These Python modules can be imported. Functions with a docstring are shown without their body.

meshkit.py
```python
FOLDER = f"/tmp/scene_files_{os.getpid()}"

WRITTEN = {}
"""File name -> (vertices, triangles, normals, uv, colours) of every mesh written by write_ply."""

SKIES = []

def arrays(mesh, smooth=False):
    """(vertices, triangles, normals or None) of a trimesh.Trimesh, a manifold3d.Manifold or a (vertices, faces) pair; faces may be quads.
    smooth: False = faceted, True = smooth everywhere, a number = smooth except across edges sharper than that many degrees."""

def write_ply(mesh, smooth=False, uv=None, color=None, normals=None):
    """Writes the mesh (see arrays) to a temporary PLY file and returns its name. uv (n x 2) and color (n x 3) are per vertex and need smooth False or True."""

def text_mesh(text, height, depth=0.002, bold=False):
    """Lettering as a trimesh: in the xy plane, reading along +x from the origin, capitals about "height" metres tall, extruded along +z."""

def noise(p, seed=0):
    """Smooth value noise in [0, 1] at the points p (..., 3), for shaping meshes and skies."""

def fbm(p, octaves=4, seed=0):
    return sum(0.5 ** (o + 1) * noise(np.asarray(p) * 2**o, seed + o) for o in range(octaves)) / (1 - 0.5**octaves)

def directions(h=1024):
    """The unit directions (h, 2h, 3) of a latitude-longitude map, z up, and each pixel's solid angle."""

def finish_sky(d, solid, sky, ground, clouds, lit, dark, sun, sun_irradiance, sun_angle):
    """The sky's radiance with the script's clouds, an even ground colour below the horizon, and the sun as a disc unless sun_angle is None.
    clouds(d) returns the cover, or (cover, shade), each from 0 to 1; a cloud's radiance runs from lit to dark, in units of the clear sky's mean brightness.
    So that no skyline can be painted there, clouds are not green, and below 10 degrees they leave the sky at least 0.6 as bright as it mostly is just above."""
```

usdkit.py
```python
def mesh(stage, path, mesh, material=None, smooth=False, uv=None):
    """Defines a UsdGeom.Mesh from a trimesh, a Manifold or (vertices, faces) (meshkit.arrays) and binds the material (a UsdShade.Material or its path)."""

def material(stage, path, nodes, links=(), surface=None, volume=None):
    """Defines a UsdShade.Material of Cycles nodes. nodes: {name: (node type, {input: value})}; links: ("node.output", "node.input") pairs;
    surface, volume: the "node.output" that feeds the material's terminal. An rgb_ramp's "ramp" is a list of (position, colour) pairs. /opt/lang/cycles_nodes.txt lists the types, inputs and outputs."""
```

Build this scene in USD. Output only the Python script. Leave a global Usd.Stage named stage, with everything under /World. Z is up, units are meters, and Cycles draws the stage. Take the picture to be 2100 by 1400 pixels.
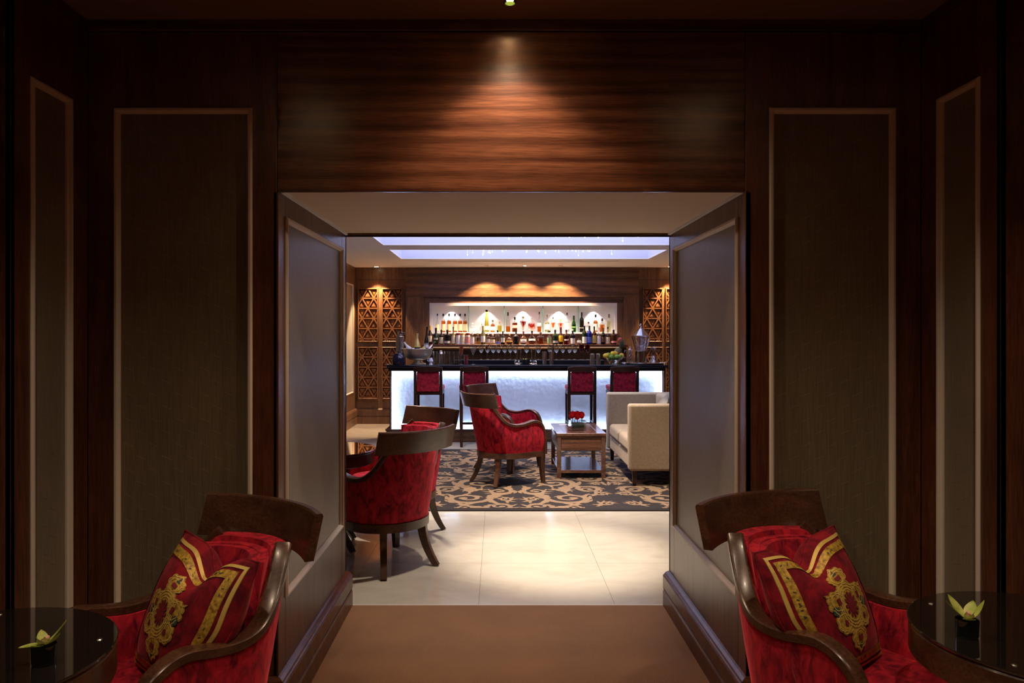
import math, random
import numpy as np
import trimesh
import shapely
from shapely.geometry import Polygon, LineString, Point, MultiPolygon, box as sbox
from shapely import affinity
from shapely.ops import unary_union
from scipy.interpolate import CubicSpline
import meshkit
import usdkit
from pxr import Usd, UsdGeom, UsdLux, UsdShade, Gf, Sdf, Vt

stage = Usd.Stage.CreateInMemory()
UsdGeom.SetStageUpAxis(stage, 'Z')
UsdGeom.SetStageMetersPerUnit(stage, 1.0)
UsdGeom.Xform.Define(stage, '/World')
UsdGeom.Scope.Define(stage, '/World/Looks')
PI = math.pi

# ------------------------------------------------------------------ camera
F, VX, VY, EYE = 1545.0, 1021.0, 684.0, 1.55       # focal length in pixels, vanishing point, eye height
cam = UsdGeom.Camera.Define(stage, '/World/camera')
cam.CreateHorizontalApertureAttr(36.0)
cam.CreateVerticalApertureAttr(24.0)
cam.CreateFocalLengthAttr(36.0 * F / 2100)
cam.CreateHorizontalApertureOffsetAttr((1050 - VX) / 2100 * 36.0)
cam.CreateVerticalApertureOffsetAttr(-(700 - VY) / 2100 * 36.0)
cam.CreateClippingRangeAttr(Gf.Vec2f(0.05, 100))
cam.AddTranslateOp().Set(Gf.Vec3d(0, 0, EYE))
cam.AddRotateXOp().Set(90.0)
cam.CreateExposureAttr(0.12)

# ------------------------------------------------------------------ lights of the two rooms (all at ceiling lamps the rooms have)
WARM = (1.0, 0.66, 0.36)
WARM2 = (1.0, 0.78, 0.55)
COOL = (0.66, 0.72, 1.0)


def spot(name, pos, power, color=WARM2, half=35, soft=0.3, r=0.025, tilt=(0, 0)):
    l = UsdLux.SphereLight.Define(stage, '/World/' + name)
    l.CreateRadiusAttr(r)
    l.CreateIntensityAttr(power / (4 * PI * PI * r * r))
    l.CreateColorAttr(Gf.Vec3f(*color))
    s = UsdLux.ShapingAPI.Apply(l.GetPrim())
    s.CreateShapingConeAngleAttr(half)
    s.CreateShapingConeSoftnessAttr(soft)
    l.AddTranslateOp().Set(Gf.Vec3d(*pos))
    l.AddRotateXYZOp().Set(Gf.Vec3f(tilt[0], tilt[1], 0))
    return l


CEIL_F, CEIL_B = 2.786, 2.69       # ceilings: front lounge, bar room
Y_F, Y_P, Y_W = 2.969, 4.30, 12.98  # front wall, bar-side end of the passage, far wall of the bar room
L = LIGHTS = dict(header=34, lounge=43, wall=320, niche=9, pool=240)
spot('spotlight_header', (0.045, Y_F - 0.2, CEIL_F - 0.02), L['header'], (1, .72, .46), 47, 0.5)
spot('spotlight_header_spill', (0.045, Y_F - 0.42, CEIL_F - 0.02), L['header'] * .7, (1, .72, .46), 72, 1.0)
for i, (x, y, p, hw) in enumerate([(-1.05, 1.55, 1.0, 56), (1.15, 1.55, 1.3, 56), (-2.0, .8, .5, 58), (2.1, .8, .6, 58), (0.05, 1.1, .9, 56), (0.0, -0.8, .8, 58)]):
    spot('spotlight_lounge_%d' % i, (x, y, CEIL_F - 0.02), L['lounge'] * p, WARM2, hw, 0.9, 0.03)
for i, (x, y, p, hw) in enumerate([(0.46, 5.30, 2.5, 21), (-0.05, 4.60, .6, 30), (-0.3, 6.9, 1.5, 34), (0.9, 7.4, 1.35, 34), (1.9, 6.4, .9, 34), (1.0, 9.0, .75, 36), (-1.5, 6.2, .9, 34), (-.9, 9.2, .9, 36)]):
    spot('spotlight_bar_room_%d' % i, (x, y, CEIL_B - 0.02), L['pool'] * p, (1, .87, .73), hw, 0.8, 0.03)
for i, (x, y) in enumerate([(-2.06, 12.79), (2.93, 12.79)]):
    spot('spotlight_screen_%d' % i, (x, y, CEIL_B - 0.02), L['wall'], WARM, 33, 0.3)
for i, x in enumerate([-0.19, 0.45, 1.05]):
    spot('spotlight_back_wall_%d' % i, (x, 12.60, CEIL_B - 0.02), L['wall'] * .65, WARM, 54, 0.45, .012)
for i, x in enumerate([-0.81, -0.185, 0.437, 1.067, 1.68]):
    spot('spotlight_niche_%d' % i, (x, 13.17, 1.995), L['niche'], (1, .86, .68), 50, 0.4, 0.012)


def px(x, Y):
    return (x - VX) * Y / F


def pz(y, Y):
    return EYE - (y - VY) * Y / F


def depth_of(y, z):
    return F * (EYE - z) / (y - VY)


# ------------------------------------------------------------------ scene tree helpers
USED = {}


def numbered(path):
    n = USED.get(path, -1) + 1
    USED[path] = n
    return path if n == 0 else '%s_%03d' % (path, n)


def tag(p, label=None, cat=None, group=None, kind=None):
    p = p.GetPrim() if hasattr(p, 'GetPrim') else p
    for k, v in (('label', label), ('category', cat), ('group', group), ('kind', kind)):
        if v:
            p.SetCustomDataByKey(k, v)
    return p


def thing(name, label=None, cat=None, loc=(0, 0, 0), rotz=0, group=None, kind=None, scale=None):
    x = UsdGeom.Xform.Define(stage, numbered('/World/' + name))
    x.AddTranslateOp().Set(Gf.Vec3d(*map(float, loc)))
    x.AddRotateZOp().Set(float(rotz))
    if scale is not None:
        x.AddScaleOp().Set(Gf.Vec3f(*map(float, scale)))
    return tag(x, label, cat, group, kind)


def obj(name, mesh, mat, parent=None, label=None, cat=None, group=None, kind=None, smooth=False):
    base = '/World' if parent is None else str(parent.GetPath())
    m = usdkit.mesh(stage, numbered(base + '/' + name), mesh, MATS[mat], smooth)
    return tag(m, label, cat, group, kind)


def dup(root, loc, rotz, label, group=None, name=None, scale=None):
    was = root.GetCustomData()
    r = thing(name or str(root.GetName()).rstrip('_0123456789'), label, was.get('category'), loc, rotz, group or was.get('group'), scale=scale)
    r.GetReferences().AddInternalReference(root.GetPath())
    r.SetInstanceable(True)
    return r


def struct(name, mesh, m, parent=None, label=None, smooth=False):
    return obj(name, mesh, m, parent, label, None if parent else name.split('_')[0], None, None if parent else 'structure', smooth)


# ------------------------------------------------------------------ mesh helpers
def tm(v, f):
    return trimesh.Trimesh(np.asarray(v, float), np.asarray(f, int), process=False)


def cat(*ms):
    ms = [m for x in ms for m in (x if isinstance(x, (list, tuple)) else [x])]
    return trimesh.util.concatenate(ms) if len(ms) > 1 else ms[0]


def box(x0, x1, y0, y1, z0, z1, b=0.0):
    x0, x1, y0, y1, z0, z1 = min(x0, x1), max(x0, x1), min(y0, y1), max(y0, y1), min(z0, z1), max(z0, z1)
    if b <= 0:
        m = trimesh.creation.box([x1 - x0, y1 - y0, z1 - z0])
        m.apply_translation([(x0 + x1) / 2, (y0 + y1) / 2, (z0 + z1) / 2])
        return m
    b = min(b, (x1 - x0) / 2.01, (y1 - y0) / 2.01, (z1 - z0) / 2.01)
    p = []
    for sx in (0, 1):
        for sy in (0, 1):
            for sz in (0, 1):
                x, y, z = (x0, x1)[sx], (y0, y1)[sy], (z0, z1)[sz]
                dx, dy, dz = (b, -b)[sx], (b, -b)[sy], (b, -b)[sz]
                p += [(x + dx, y + dy, z), (x + dx, y, z + dz), (x, y + dy, z + dz)]
    return trimesh.convex.convex_hull(np.array(p))


def lathe(prof, n=24, cx=0, cy=0, cz=0, a0=0.0):
    """Revolve (r, z) pairs about the z axis; r = 0 at the ends closes it."""
    prof = [(max(r, 0.0), z) for r, z in prof]
    v, f, rings = [], [], []
    for r, z in prof:
        if r < 1e-7:
            rings.append([len(v)])
            v.append((cx, cy, cz + z))
        else:
            rings.append(list(range(len(v), len(v) + n)))
            v += [(cx + r * math.cos(a0 + 2 * PI * k / n), cy + r * math.sin(a0 + 2 * PI * k / n), cz + z) for k in range(n)]
    for a, b in zip(rings[:-1], rings[1:]):
        for k in range(n):
            k2 = (k + 1) % n
            if len(a) == 1 and len(b) == 1:
                continue
            if len(a) == 1:
                f.append((a[0], b[k2], b[k]))
            elif len(b) == 1:
                f.append((a[k], a[k2], b[0]))
            else:
                f += [(a[k], a[k2], b[k2]), (a[k], b[k2], b[k])]
    return tm(v, f)


def sweep(path, width, height, side=None, caps=True, round_=0.0):
    """Rectangular section swept along path; side: the width direction at each point (else horizontal)."""
    p = np.asarray(path, float)
    n = len(p)
    t = np.gradient(p, axis=0)
    t /= np.linalg.norm(t, axis=1, keepdims=True)
    if side is None:
        side = np.cross(t, [0, 0, 1.0])
    s = np.broadcast_to(np.asarray(side, float), (n, 3)).copy()
    s -= t * (s * t).sum(1, keepdims=True)
    s /= np.linalg.norm(s, axis=1, keepdims=True) + 1e-12
    u = np.cross(s, t)
    w = np.broadcast_to(np.asarray(width, float), (n,)) / 2
    h = np.broadcast_to(np.asarray(height, float), (n,)) / 2
    c = round_
    sec = [(-1 + c, -1), (1 - c, -1), (1, -1 + c), (1, 1 - c), (1 - c, 1), (-1 + c, 1), (-1, 1 - c), (-1, -1 + c)] if c else [(-1, -1), (1, -1), (1, 1), (-1, 1)]
    k = len(sec)
    v = np.concatenate([p[:, None] + a * w[:, None, None] * s[:, None] + b * h[:, None, None] * u[:, None] for a, b in sec], 1).reshape(-1, 3)
    f = []
    for i in range(n - 1):
        for j in range(k):
            j2 = (j + 1) % k
            a, b, c2, d = i * k + j, i * k + j2, (i + 1) * k + j2, (i + 1) * k + j
            f += [(a, b, c2), (a, c2, d)]
    if caps:
        for j in range(1, k - 1):
            f.append((0, j + 1, j))
            o = (n - 1) * k
            f.append((o, o + j, o + j + 1))
    m = tm(v, f)
    if m.volume < 0:
        m.invert()
    return m


def tube(path, r, sides=8, closed=False):
    p = np.asarray(path, float)
    n = len(p)
    t = np.gradient(p, axis=0) if not closed else np.roll(p, -1, 0) - np.roll(p, 1, 0)
    t /= np.linalg.norm(t, axis=1, keepdims=True) + 1e-12
    ref = np.array([0, 0, 1.0]) if np.abs(t[:, 2]).mean() < 0.8 else np.array([1.0, 0, 0])
    a = np.cross(t, ref)
    a /= np.linalg.norm(a, axis=1, keepdims=True) + 1e-12
    b = np.cross(a, t)
    rr = np.broadcast_to(np.asarray(r, float), (n,))
    ang = np.arange(sides) * 2 * PI / sides
    v = (p[:, None] + rr[:, None, None] * (np.cos(ang)[None, :, None] * a[:, None] + np.sin(ang)[None, :, None] * b[:, None])).reshape(-1, 3)
    f = []
    for i in range(n if closed else n - 1):
        i2 = (i + 1) % n
        for j in range(sides):
            j2 = (j + 1) % sides
            f += [(i * sides + j, i * sides + j2, i2 * sides + j2), (i * sides + j, i2 * sides + j2, i2 * sides + j)]
    if not closed:
        v = np.vstack([v, p[:1], p[-1:]])
        for j in range(sides):
            j2 = (j + 1) % sides
            f += [(n * sides, j2, j), (n * sides + 1, (n - 1) * sides + j, (n - 1) * sides + j2)]
    m = tm(v, f)
    if m.volume < 0:
        m.invert()
    return m


def extrude(poly, h, z=0.0):
    polys = list(poly.geoms) if hasattr(poly, 'geoms') else [poly]
    ms = [trimesh.creation.extrude_polygon(p, h) for p in polys if isinstance(p, Polygon) and p.area > 1e-9]
    m = cat(ms)
    if z:
        m.apply_translation([0, 0, z])
    return m


def moved(m, d=(0, 0, 0), rz=0.0, M=None):
    m = m.copy()
    if M is not None:
        m.apply_transform(M)
    if rz:
        m.apply_transform(trimesh.transformations.rotation_matrix(rz, [0, 0, 1]))
    m.apply_translation(d)
    return m


def wall_frame(O, U, W):
    """Local (u along the wall, v up, w out of the wall) -> world matrix."""
    M = np.eye(4)
    M[:3, 0], M[:3, 1], M[:3, 2], M[:3, 3] = U, (0, 0, 1), W, O
    return M


def on_wall(M, m):
    m = m.copy()
    m.apply_transform(M)
    if np.linalg.det(M[:3, :3]) < 0:
        m.invert()
    return m


def frame_mesh(u0, u1, v0, v1, wd, w0, w1):
    """Mitred moulding round a rectangle, stepped in section."""
    o = [(0, w0), (0, w0 + (w1 - w0) * .7), (wd * .25, w1), (wd * .6, w1), (wd * .8, w0 + (w1 - w0) * .55), (wd, w0 + (w1 - w0) * .35), (wd, w0)]
    v, f, k = [], [], len(o)
    for su, sv in ((0, 0), (1, 0), (1, 1), (0, 1)):
        for d, w in o:
            v.append(((u0 + d, u1 - d)[su], (v0 + d, v1 - d)[sv], w))
    for i in range(4):
        i2 = (i + 1) % 4
        for j in range(k):
            j2 = (j + 1) % k
            f += [(i * k + j, i2 * k + j, i2 * k + j2), (i * k + j, i2 * k + j2, i * k + j2)]
    m = tm(v, f)
    if m.volume < 0:
        m.invert()
    return m


# ------------------------------------------------------------------ materials
MATS = {}


def mat(name, nodes, links=(), surface='p.BSDF', volume=None):
    MATS[name] = usdkit.material(stage, '/World/Looks/' + name, nodes, links, surface, volume)
    return MATS[name]


def plain(name, c, rough=0.5, metal=0.0, **k):
    return mat(name, {'p': ('principled_bsdf', dict(base_color=c, roughness=rough, metallic=metal, **k))})


def wood(name, dark, light, grain=(8, 8, 0.7), rough=0.32, figure=0.0, coat=0.0, spec=.5, bump=.08):
    fine = tuple(g * 9 for g in grain)
    nodes = {
        't': ('texture_coordinate', {}),
        'm': ('mapping', {'scale': grain}),
        'n': ('noise_texture', {'scale': 1.6, 'detail': 6.0, 'roughness': 0.6, 'distortion': 0.9 + figure}),
        'm2': ('mapping', {'scale': fine}),
        'n2': ('noise_texture', {'scale': 2.0, 'detail': 3.0, 'roughness': 0.6}),
        'r': ('rgb_ramp', {'ramp': [(0.28, dark), (0.5, tuple(.5 * a + .5 * b for a, b in zip(dark, light))), (0.72, light)]}),
        'r2': ('rgb_ramp', {'ramp': [(0.36, (.48, .43, .40)), (0.6, (1, 1, 1))]}),
        'x': ('mix', {'mix_type': 'multiply', 'fac': 0.75}),
        'b': ('bump', {'strength': bump, 'distance': 0.002}),
        'p': ('principled_bsdf', {'roughness': rough, 'coat_weight': coat, 'coat_roughness': 0.12, 'specular_ior_level': spec}),
    }
    links = [('t.object', 'm.vector'), ('t.object', 'm2.vector'), ('m.vector', 'n.vector'), ('m2.vector', 'n2.vector'), ('n.fac', 'r.fac'), ('n2.fac', 'r2.fac'),
             ('r.color', 'x.color1'), ('r2.color', 'x.color2'), ('x.color', 'p.base_color'), ('n2.fac', 'b.height'), ('b.normal', 'p.normal')]
    if figure:
        nodes['w'] = ('wave_texture', {'wave_type': 'bands', 'bands_direction': 'z', 'scale': 1.1, 'distortion': 14.0, 'detail': 4.0, 'detail_scale': 0.7, 'detail_roughness': 0.6})
        nodes['m3'] = ('mapping', {'scale': tuple(g * .32 for g in grain)})
        nodes['mf'] = ('mix_float', {'fac': 0.28})
        links = [l for l in links if l != ('n.fac', 'r.fac')] + [('t.object', 'm3.vector'), ('m3.vector', 'w.vector'), ('w.fac', 'mf.b'), ('n.fac', 'mf.a'), ('mf.result', 'r.fac')]
    return mat(name, nodes, links)


WD, WL = (0.058, 0.017, 0.009), (0.175, 0.058, 0.027)
wood('walnut_upright', WD, WL, (9, 9, 0.6), 0.33)
wood('walnut_across', WD, (0.185, 0.068, 0.034), (0.6, 13, 15), 0.27, figure=0.8)
wood('walnut_chair', (0.045, 0.017, 0.009), (0.110, 0.044, 0.022), (5, 5, 9), 0.30, coat=0.08, bump=.02)
wood('walnut_stool', (0.022, 0.008, 0.005), (0.05, 0.019, 0.010), (9, 9, 1), 0.3)
wood('walnut_table', (0.10, 0.040, 0.022), (0.27, 0.12, 0.065), (9, 0.8, 12), 0.2, coat=1.0, bump=0.0)
wood('walnut_drawer', (0.11, 0.045, 0.024), (0.30, 0.135, 0.075), (1.6, 9, 16), 0.3, figure=.6)
wood('walnut_bar', (0.10, 0.047, 0.023), (0.25, 0.128, 0.064), (9, 9, 0.7), 0.35)
wood('walnut_bar_across', (0.085, 0.040, 0.021), (0.22, 0.110, 0.056), (0.6, 6, 7), 0.3, figure=.5)
wood('walnut_carved', (0.13, 0.05, 0.018), (0.30, 0.125, 0.045), (9, 9, 1.5), 0.38)
wood('ebony_gloss', (0.012, 0.007, 0.005), (0.03, 0.015, 0.009), (3, 9, 9), 0.12, coat=0.6)
plain('champagne_trim', (0.66, 0.56, 0.47), 0.45)
plain('plaster_cream', (0.70, 0.57, 0.44), 0.85)
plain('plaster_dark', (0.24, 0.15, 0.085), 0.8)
plain('plaster_white', (0.87, 0.85, 0.86), 0.8)
plain('paint_white', (0.80, 0.81, 0.86), 0.6)
plain('coffer_paint', (0.74, 0.76, 0.86), 0.8)
plain('black_slot', (0.004, 0.004, 0.004), 0.9)
plain('dark_core', (0.02, 0.013, 0.010), 0.8)
plain('stone_black', (0.012, 0.013, 0.018), 0.12)
plain('steel', (0.62, 0.60, 0.58), 0.22, 1.0)
plain('silver', (0.80, 0.78, 0.74), 0.16, 1.0)
plain('chrome_ring', (0.6, 0.56, 0.5), 0.25, 1.0)
plain('gold_foil', (0.80, 0.56, 0.18), 0.38, 0.3)
mat('hammered_silver', {'t': ('texture_coordinate', {}), 'v': ('voronoi_texture', {'scale': 45.0}), 'b': ('bump', {'strength': 0.35, 'distance': 0.004}),
    'p': ('principled_bsdf', {'base_color': (0.85, 0.77, 0.62), 'metallic': 1.0, 'roughness': 0.42})},
    [('t.object', 'v.vector'), ('v.distance', 'b.height'), ('b.normal', 'p.normal')])


def emitter(name, c, s):
    return mat(name, {'e': ('emission', {'color': c, 'strength': s})}, surface='e.emission')


emitter('lamp_warm', (1.0, 0.80, 0.52), 14.0)
emitter('lamp_green', (0.72, 0.85, 0.10), 0.5)
emitter('lamp_niche', (1.0, 0.9, 0.75), 10.0)
emitter('led_cool', (0.55, 0.70, 1.0), 34.0)
emitter('sparkle', (0.9, 0.92, 1.0), 4.0)
emitter('led_dim', (1.0, 0.72, 0.45), 2.2)
emitter('led_warm', (1.0, 0.70, 0.30), 6.0)
emitter('ceiling_glow', (0.60, 0.63, 1.0), 2.7)

mat('marble', {'t': ('texture_coordinate', {}), 'o': ('object_info', {}), 'g': ('geometry', {}), 'm': ('mapping', {'scale': (1.0, 1.6, 1)}), 'n': ('noise_texture', {'scale': 2.2, 'detail': 6.0, 'roughness': 0.62, 'distortion': 1.2}),
    'r': ('rgb_ramp', {'ramp': [(0.25, (0.44, 0.38, 0.30)), (0.5, (0.51, 0.45, 0.36)), (0.8, (0.55, 0.49, 0.41))]}),
    'w': ('white_noise_texture', {'dimensions': '1D'}), 'mr': ('map_range', {'from_min': 0.0, 'from_max': 1.0, 'to_min': 0.96, 'to_max': 1.02}),
    'x': ('mix', {'mix_type': 'multiply', 'fac': 1.0}), 'p': ('principled_bsdf', {'roughness': 0.14, 'specular_ior_level': 0.5})},
    [('g.position', 'm.vector'), ('m.vector', 'n.vector'), ('n.fac', 'r.fac'), ('g.random_per_island', 'w.w'), ('w.value', 'mr.value'), ('r.color', 'x.color1'), ('mr.result', 'x.color2'), ('x.color', 'p.base_color')])
mat('carpet_brown', {'g': ('geometry', {}), 'n': ('noise_texture', {'scale': 230.0, 'detail': 3.0}), 'n2': ('noise_texture', {'scale': 4.0, 'detail': 3.0}),
    'r': ('rgb_ramp', {'ramp': [(0.3, (0.17, 0.072, 0.028)), (0.7, (0.35, 0.162, 0.068))]}), 'r2': ('rgb_ramp', {'ramp': [(0.3, (.85, .85, .85)), (0.7, (1, 1, 1))]}), 'x': ('mix', {'mix_type': 'multiply', 'fac': 1.0}),
    'b': ('bump', {'strength': 0.5, 'distance': 0.004}), 'p': ('principled_bsdf', {'roughness': 0.95, 'sheen_weight': 0.15})},
    [('g.position', 'n.vector'), ('g.position', 'n2.vector'), ('n.fac', 'r.fac'), ('n2.fac', 'r2.fac'), ('r.color', 'x.color1'), ('r2.color', 'x.color2'), ('x.color', 'p.base_color'), ('n.fac', 'b.height'), ('b.normal', 'p.normal')])


def cloth(name, c1, c2, scale=150.0, rough=0.85, sheen=0.3, big=6.0, stretch=(1, 1, 1)):
    return mat(name, {'t': ('texture_coordinate', {}), 'm': ('mapping', {'scale': stretch}), 'n': ('noise_texture', {'scale': big, 'detail': 6.0, 'roughness': 0.65, 'distortion': 0.7}), 'n2': ('noise_texture', {'scale': scale, 'detail': 2.0}),
        'r': ('rgb_ramp', {'ramp': [(0.36, c1), (0.62, c2)]}), 'b': ('bump', {'strength': 0.25, 'distance': 0.002}),
        'p': ('principled_bsdf', {'roughness': rough, 'sheen_weight': sheen, 'sheen_roughness': 0.4, 'sheen_tint': tuple(min(1, a * 2 + .1) for a in c2), 'specular_ior_level': 0.2})},
        [('t.object', 'm.vector'), ('m.vector', 'n.vector'), ('t.object', 'n2.vector'), ('n.fac', 'r.fac'), ('r.color', 'p.base_color'), ('n2.fac', 'b.height'), ('b.normal', 'p.normal')])


cloth('velvet_red', (0.12, 0.002, 0.014), (0.56, 0.016, 0.034), big=24.0, sheen=0.7, stretch=(1, 1, 0.45))
cloth('velvet_stool', (0.14, 0.004, 0.014), (0.36, 0.014, 0.034), big=22.0, sheen=0.4)
cloth('velvet_cushion', (0.07, 0.001, 0.008), (0.25, 0.007, 0.016), big=14.0, sheen=0.5)
cloth('chenille_beige', (0.36, 0.265, 0.17), (0.45, 0.34, 0.225), scale=220, big=60.0, sheen=0.2)
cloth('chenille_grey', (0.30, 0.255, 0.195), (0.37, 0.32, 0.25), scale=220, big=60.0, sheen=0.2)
cloth('rug_dark', (0.018, 0.013, 0.012), (0.030, 0.022, 0.020), scale=200, big=30.0, sheen=0.05)
cloth('rug_gold', (0.18, 0.112, 0.064), (0.27, 0.172, 0.098), scale=200, big=40.0, sheen=0.1)
mat('embroidery_gold', {'t': ('texture_coordinate', {}), 'n': ('noise_texture', {'scale': 90.0, 'detail': 3.0}), 'r': ('rgb_ramp', {'ramp': [(0.3, (0.22, 0.11, 0.015)), (0.65, (0.62, 0.38, 0.055))]}),
    'b': ('bump', {'strength': 0.4, 'distance': 0.002}), 'p': ('principled_bsdf', {'roughness': 0.5, 'metallic': 0.25})},
    [('t.object', 'n.vector'), ('n.fac', 'r.fac'), ('r.color', 'p.base_color'), ('n.fac', 'b.height'), ('b.normal', 'p.normal')])
plain('embroidery_pale', (0.66, 0.45, 0.12), 0.5, 0.25)
plain('embroidery_red', (0.16, 0.006, 0.012), 0.8)
plain('embroidery_green', (0.03, 0.045, 0.035), 0.7)
# wall fabric: olive silk with a faint slanting dash woven in
mat('wall_silk', {'g': ('geometry', {}), 'm': ('mapping', {'rotation': (0, 0, 0), 'scale': (1, 1, 1)}), 'v': ('voronoi_texture', {'scale': 14.0, 'randomness': 0.25}),
    'n': ('noise_texture', {'scale': 60.0, 'detail': 2.0}), 'm2': ('mapping', {'scale': (60, 60, 1.5)}), 'n2': ('noise_texture', {'scale': 5.0, 'detail': 2.0}),
    'r': ('rgb_ramp', {'ramp': [(0.3, (0.125, 0.090, 0.050)), (0.7, (0.185, 0.138, 0.082))]}), 'b': ('bump', {'strength': 0.15, 'distance': 0.002}),
    'p': ('principled_bsdf', {'roughness': 0.42, 'sheen_weight': 0.2, 'specular_ior_level': 0.5})},
    [('g.position', 'm2.vector'), ('m2.vector', 'n2.vector'), ('n2.fac', 'r.fac'), ('r.color', 'p.base_color'), ('n2.fac', 'b.height'), ('b.normal', 'p.normal')])
plain('silk_dash', (0.30, 0.25, 0.17), 0.4)
plain('dash_blue', (0.10, 0.09, 0.08), 0.4)


def see_through(name, c, gloss=0.10, rough=0.03):
    return mat(name, {'t': ('transparent_bsdf', {'color': c}), 'g': ('glossy_bsdf', {'color': (1, 1, 1), 'roughness': rough}), 'f': ('layer_weight', {'blend': 0.35}),
                      'mr': ('map_range', {'from_min': 0, 'from_max': 1, 'to_min': gloss * .6, 'to_max': 0.75}), 'x': ('mix_closure', {})},
               [('f.facing', 'mr.value'), ('mr.result', 'x.fac'), ('t.BSDF', 'x.closure1'), ('g.BSDF', 'x.closure2')], 'x.closure')


see_through('glass_clear', (0.93, 0.95, 0.95), .16)
see_through('glass_pane', (0.90, 0.95, 0.94), 0.06)
see_through('glass_smoke', (0.05, 0.045, 0.04), 0.12)
plain('glass_edge', (0.03, 0.16, 0.16), 0.2)
plain('pot_navy', (0.008, 0.010, 0.03), 0.15, coat_weight=0.4)
plain('drink_orange', (.55, .10, .03), .15)
plain('drink_red', (.34, .008, .03), .15)
plain('drink_pale', (.72, .64, .40), .15)
see_through('glass_urn', (.88, .87, .90), .10)
plain('pineapple_skin', (.10, .075, .02), .6)
plain('pineapple_leaf', (.05, .075, .04), .5)
plain('flower_coral', (.62, .07, .05), .6)

# ================================================================== STRUCTURE
XL, XR = -0.865, 0.978           # passage jambs
ZO = 2.109                       # passage soffit
CL, CR = -1.616, 1.668           # corners of the lounge's end wall
Y_S = 2.50                       # where the short side piers end
BL, BR = -2.45, 4.2              # bar room side walls

# floors
fl = thing('floor', 'cream polished marble tile floor of the bar room', 'floor', kind='structure')
TS = 0.78
struct('screed', box(BL - .1, BR + .1, Y_P - .02, Y_W + .1, -0.06, -0.004), 'dark_core', fl)
rng = random.Random(3)
ny = int(math.ceil((Y_W - Y_P) / TS))
for j in range(ny):
    for i in range(int(math.ceil((BR - BL) / TS))):
        x0, y0 = BL + i * TS, Y_P + 0.012 + j * TS
        x1, y1 = min(x0 + TS, BR), min(y0 + TS, Y_W)
        struct('tile', box(x0 + .0008, x1 - .0008, y0 + .0008, y1 - .0008, -0.012, 0.0), 'marble', fl)
fl2 = thing('floor', 'brown carpet of the lounge and passage', 'floor', kind='structure')
struct('carpet', box(-2.75, 2.75, -2.6, Y_P, -0.02, 0.0), 'carpet_brown', fl2)
struct('threshold_strip', box(XL, XR, Y_P, Y_P + 0.012, -0.02, 0.001), 'champagne_trim', fl2)

# ceilings
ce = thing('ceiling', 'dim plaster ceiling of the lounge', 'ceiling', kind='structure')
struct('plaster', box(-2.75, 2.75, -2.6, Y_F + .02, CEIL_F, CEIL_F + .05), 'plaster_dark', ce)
cs = thing('ceiling', 'cream plaster soffit of the passage', 'ceiling', kind='structure')
struct('soffit', box(XL, XR, Y_F + .004, Y_P - .012, ZO + .012, ZO + .06), 'plaster_cream', cs)
struct('edge_lip', box(XL, XR, Y_P - .012, Y_P + .012, ZO - .006, ZO + .06), 'dark_core', cs)
for s, x in ((1, XL), (-1, XR)):
    struct('shadow_bead', box(x, x + s * .012, Y_F + .03, Y_P - .012, ZO, ZO + .012), 'paint_white', cs)

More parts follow.
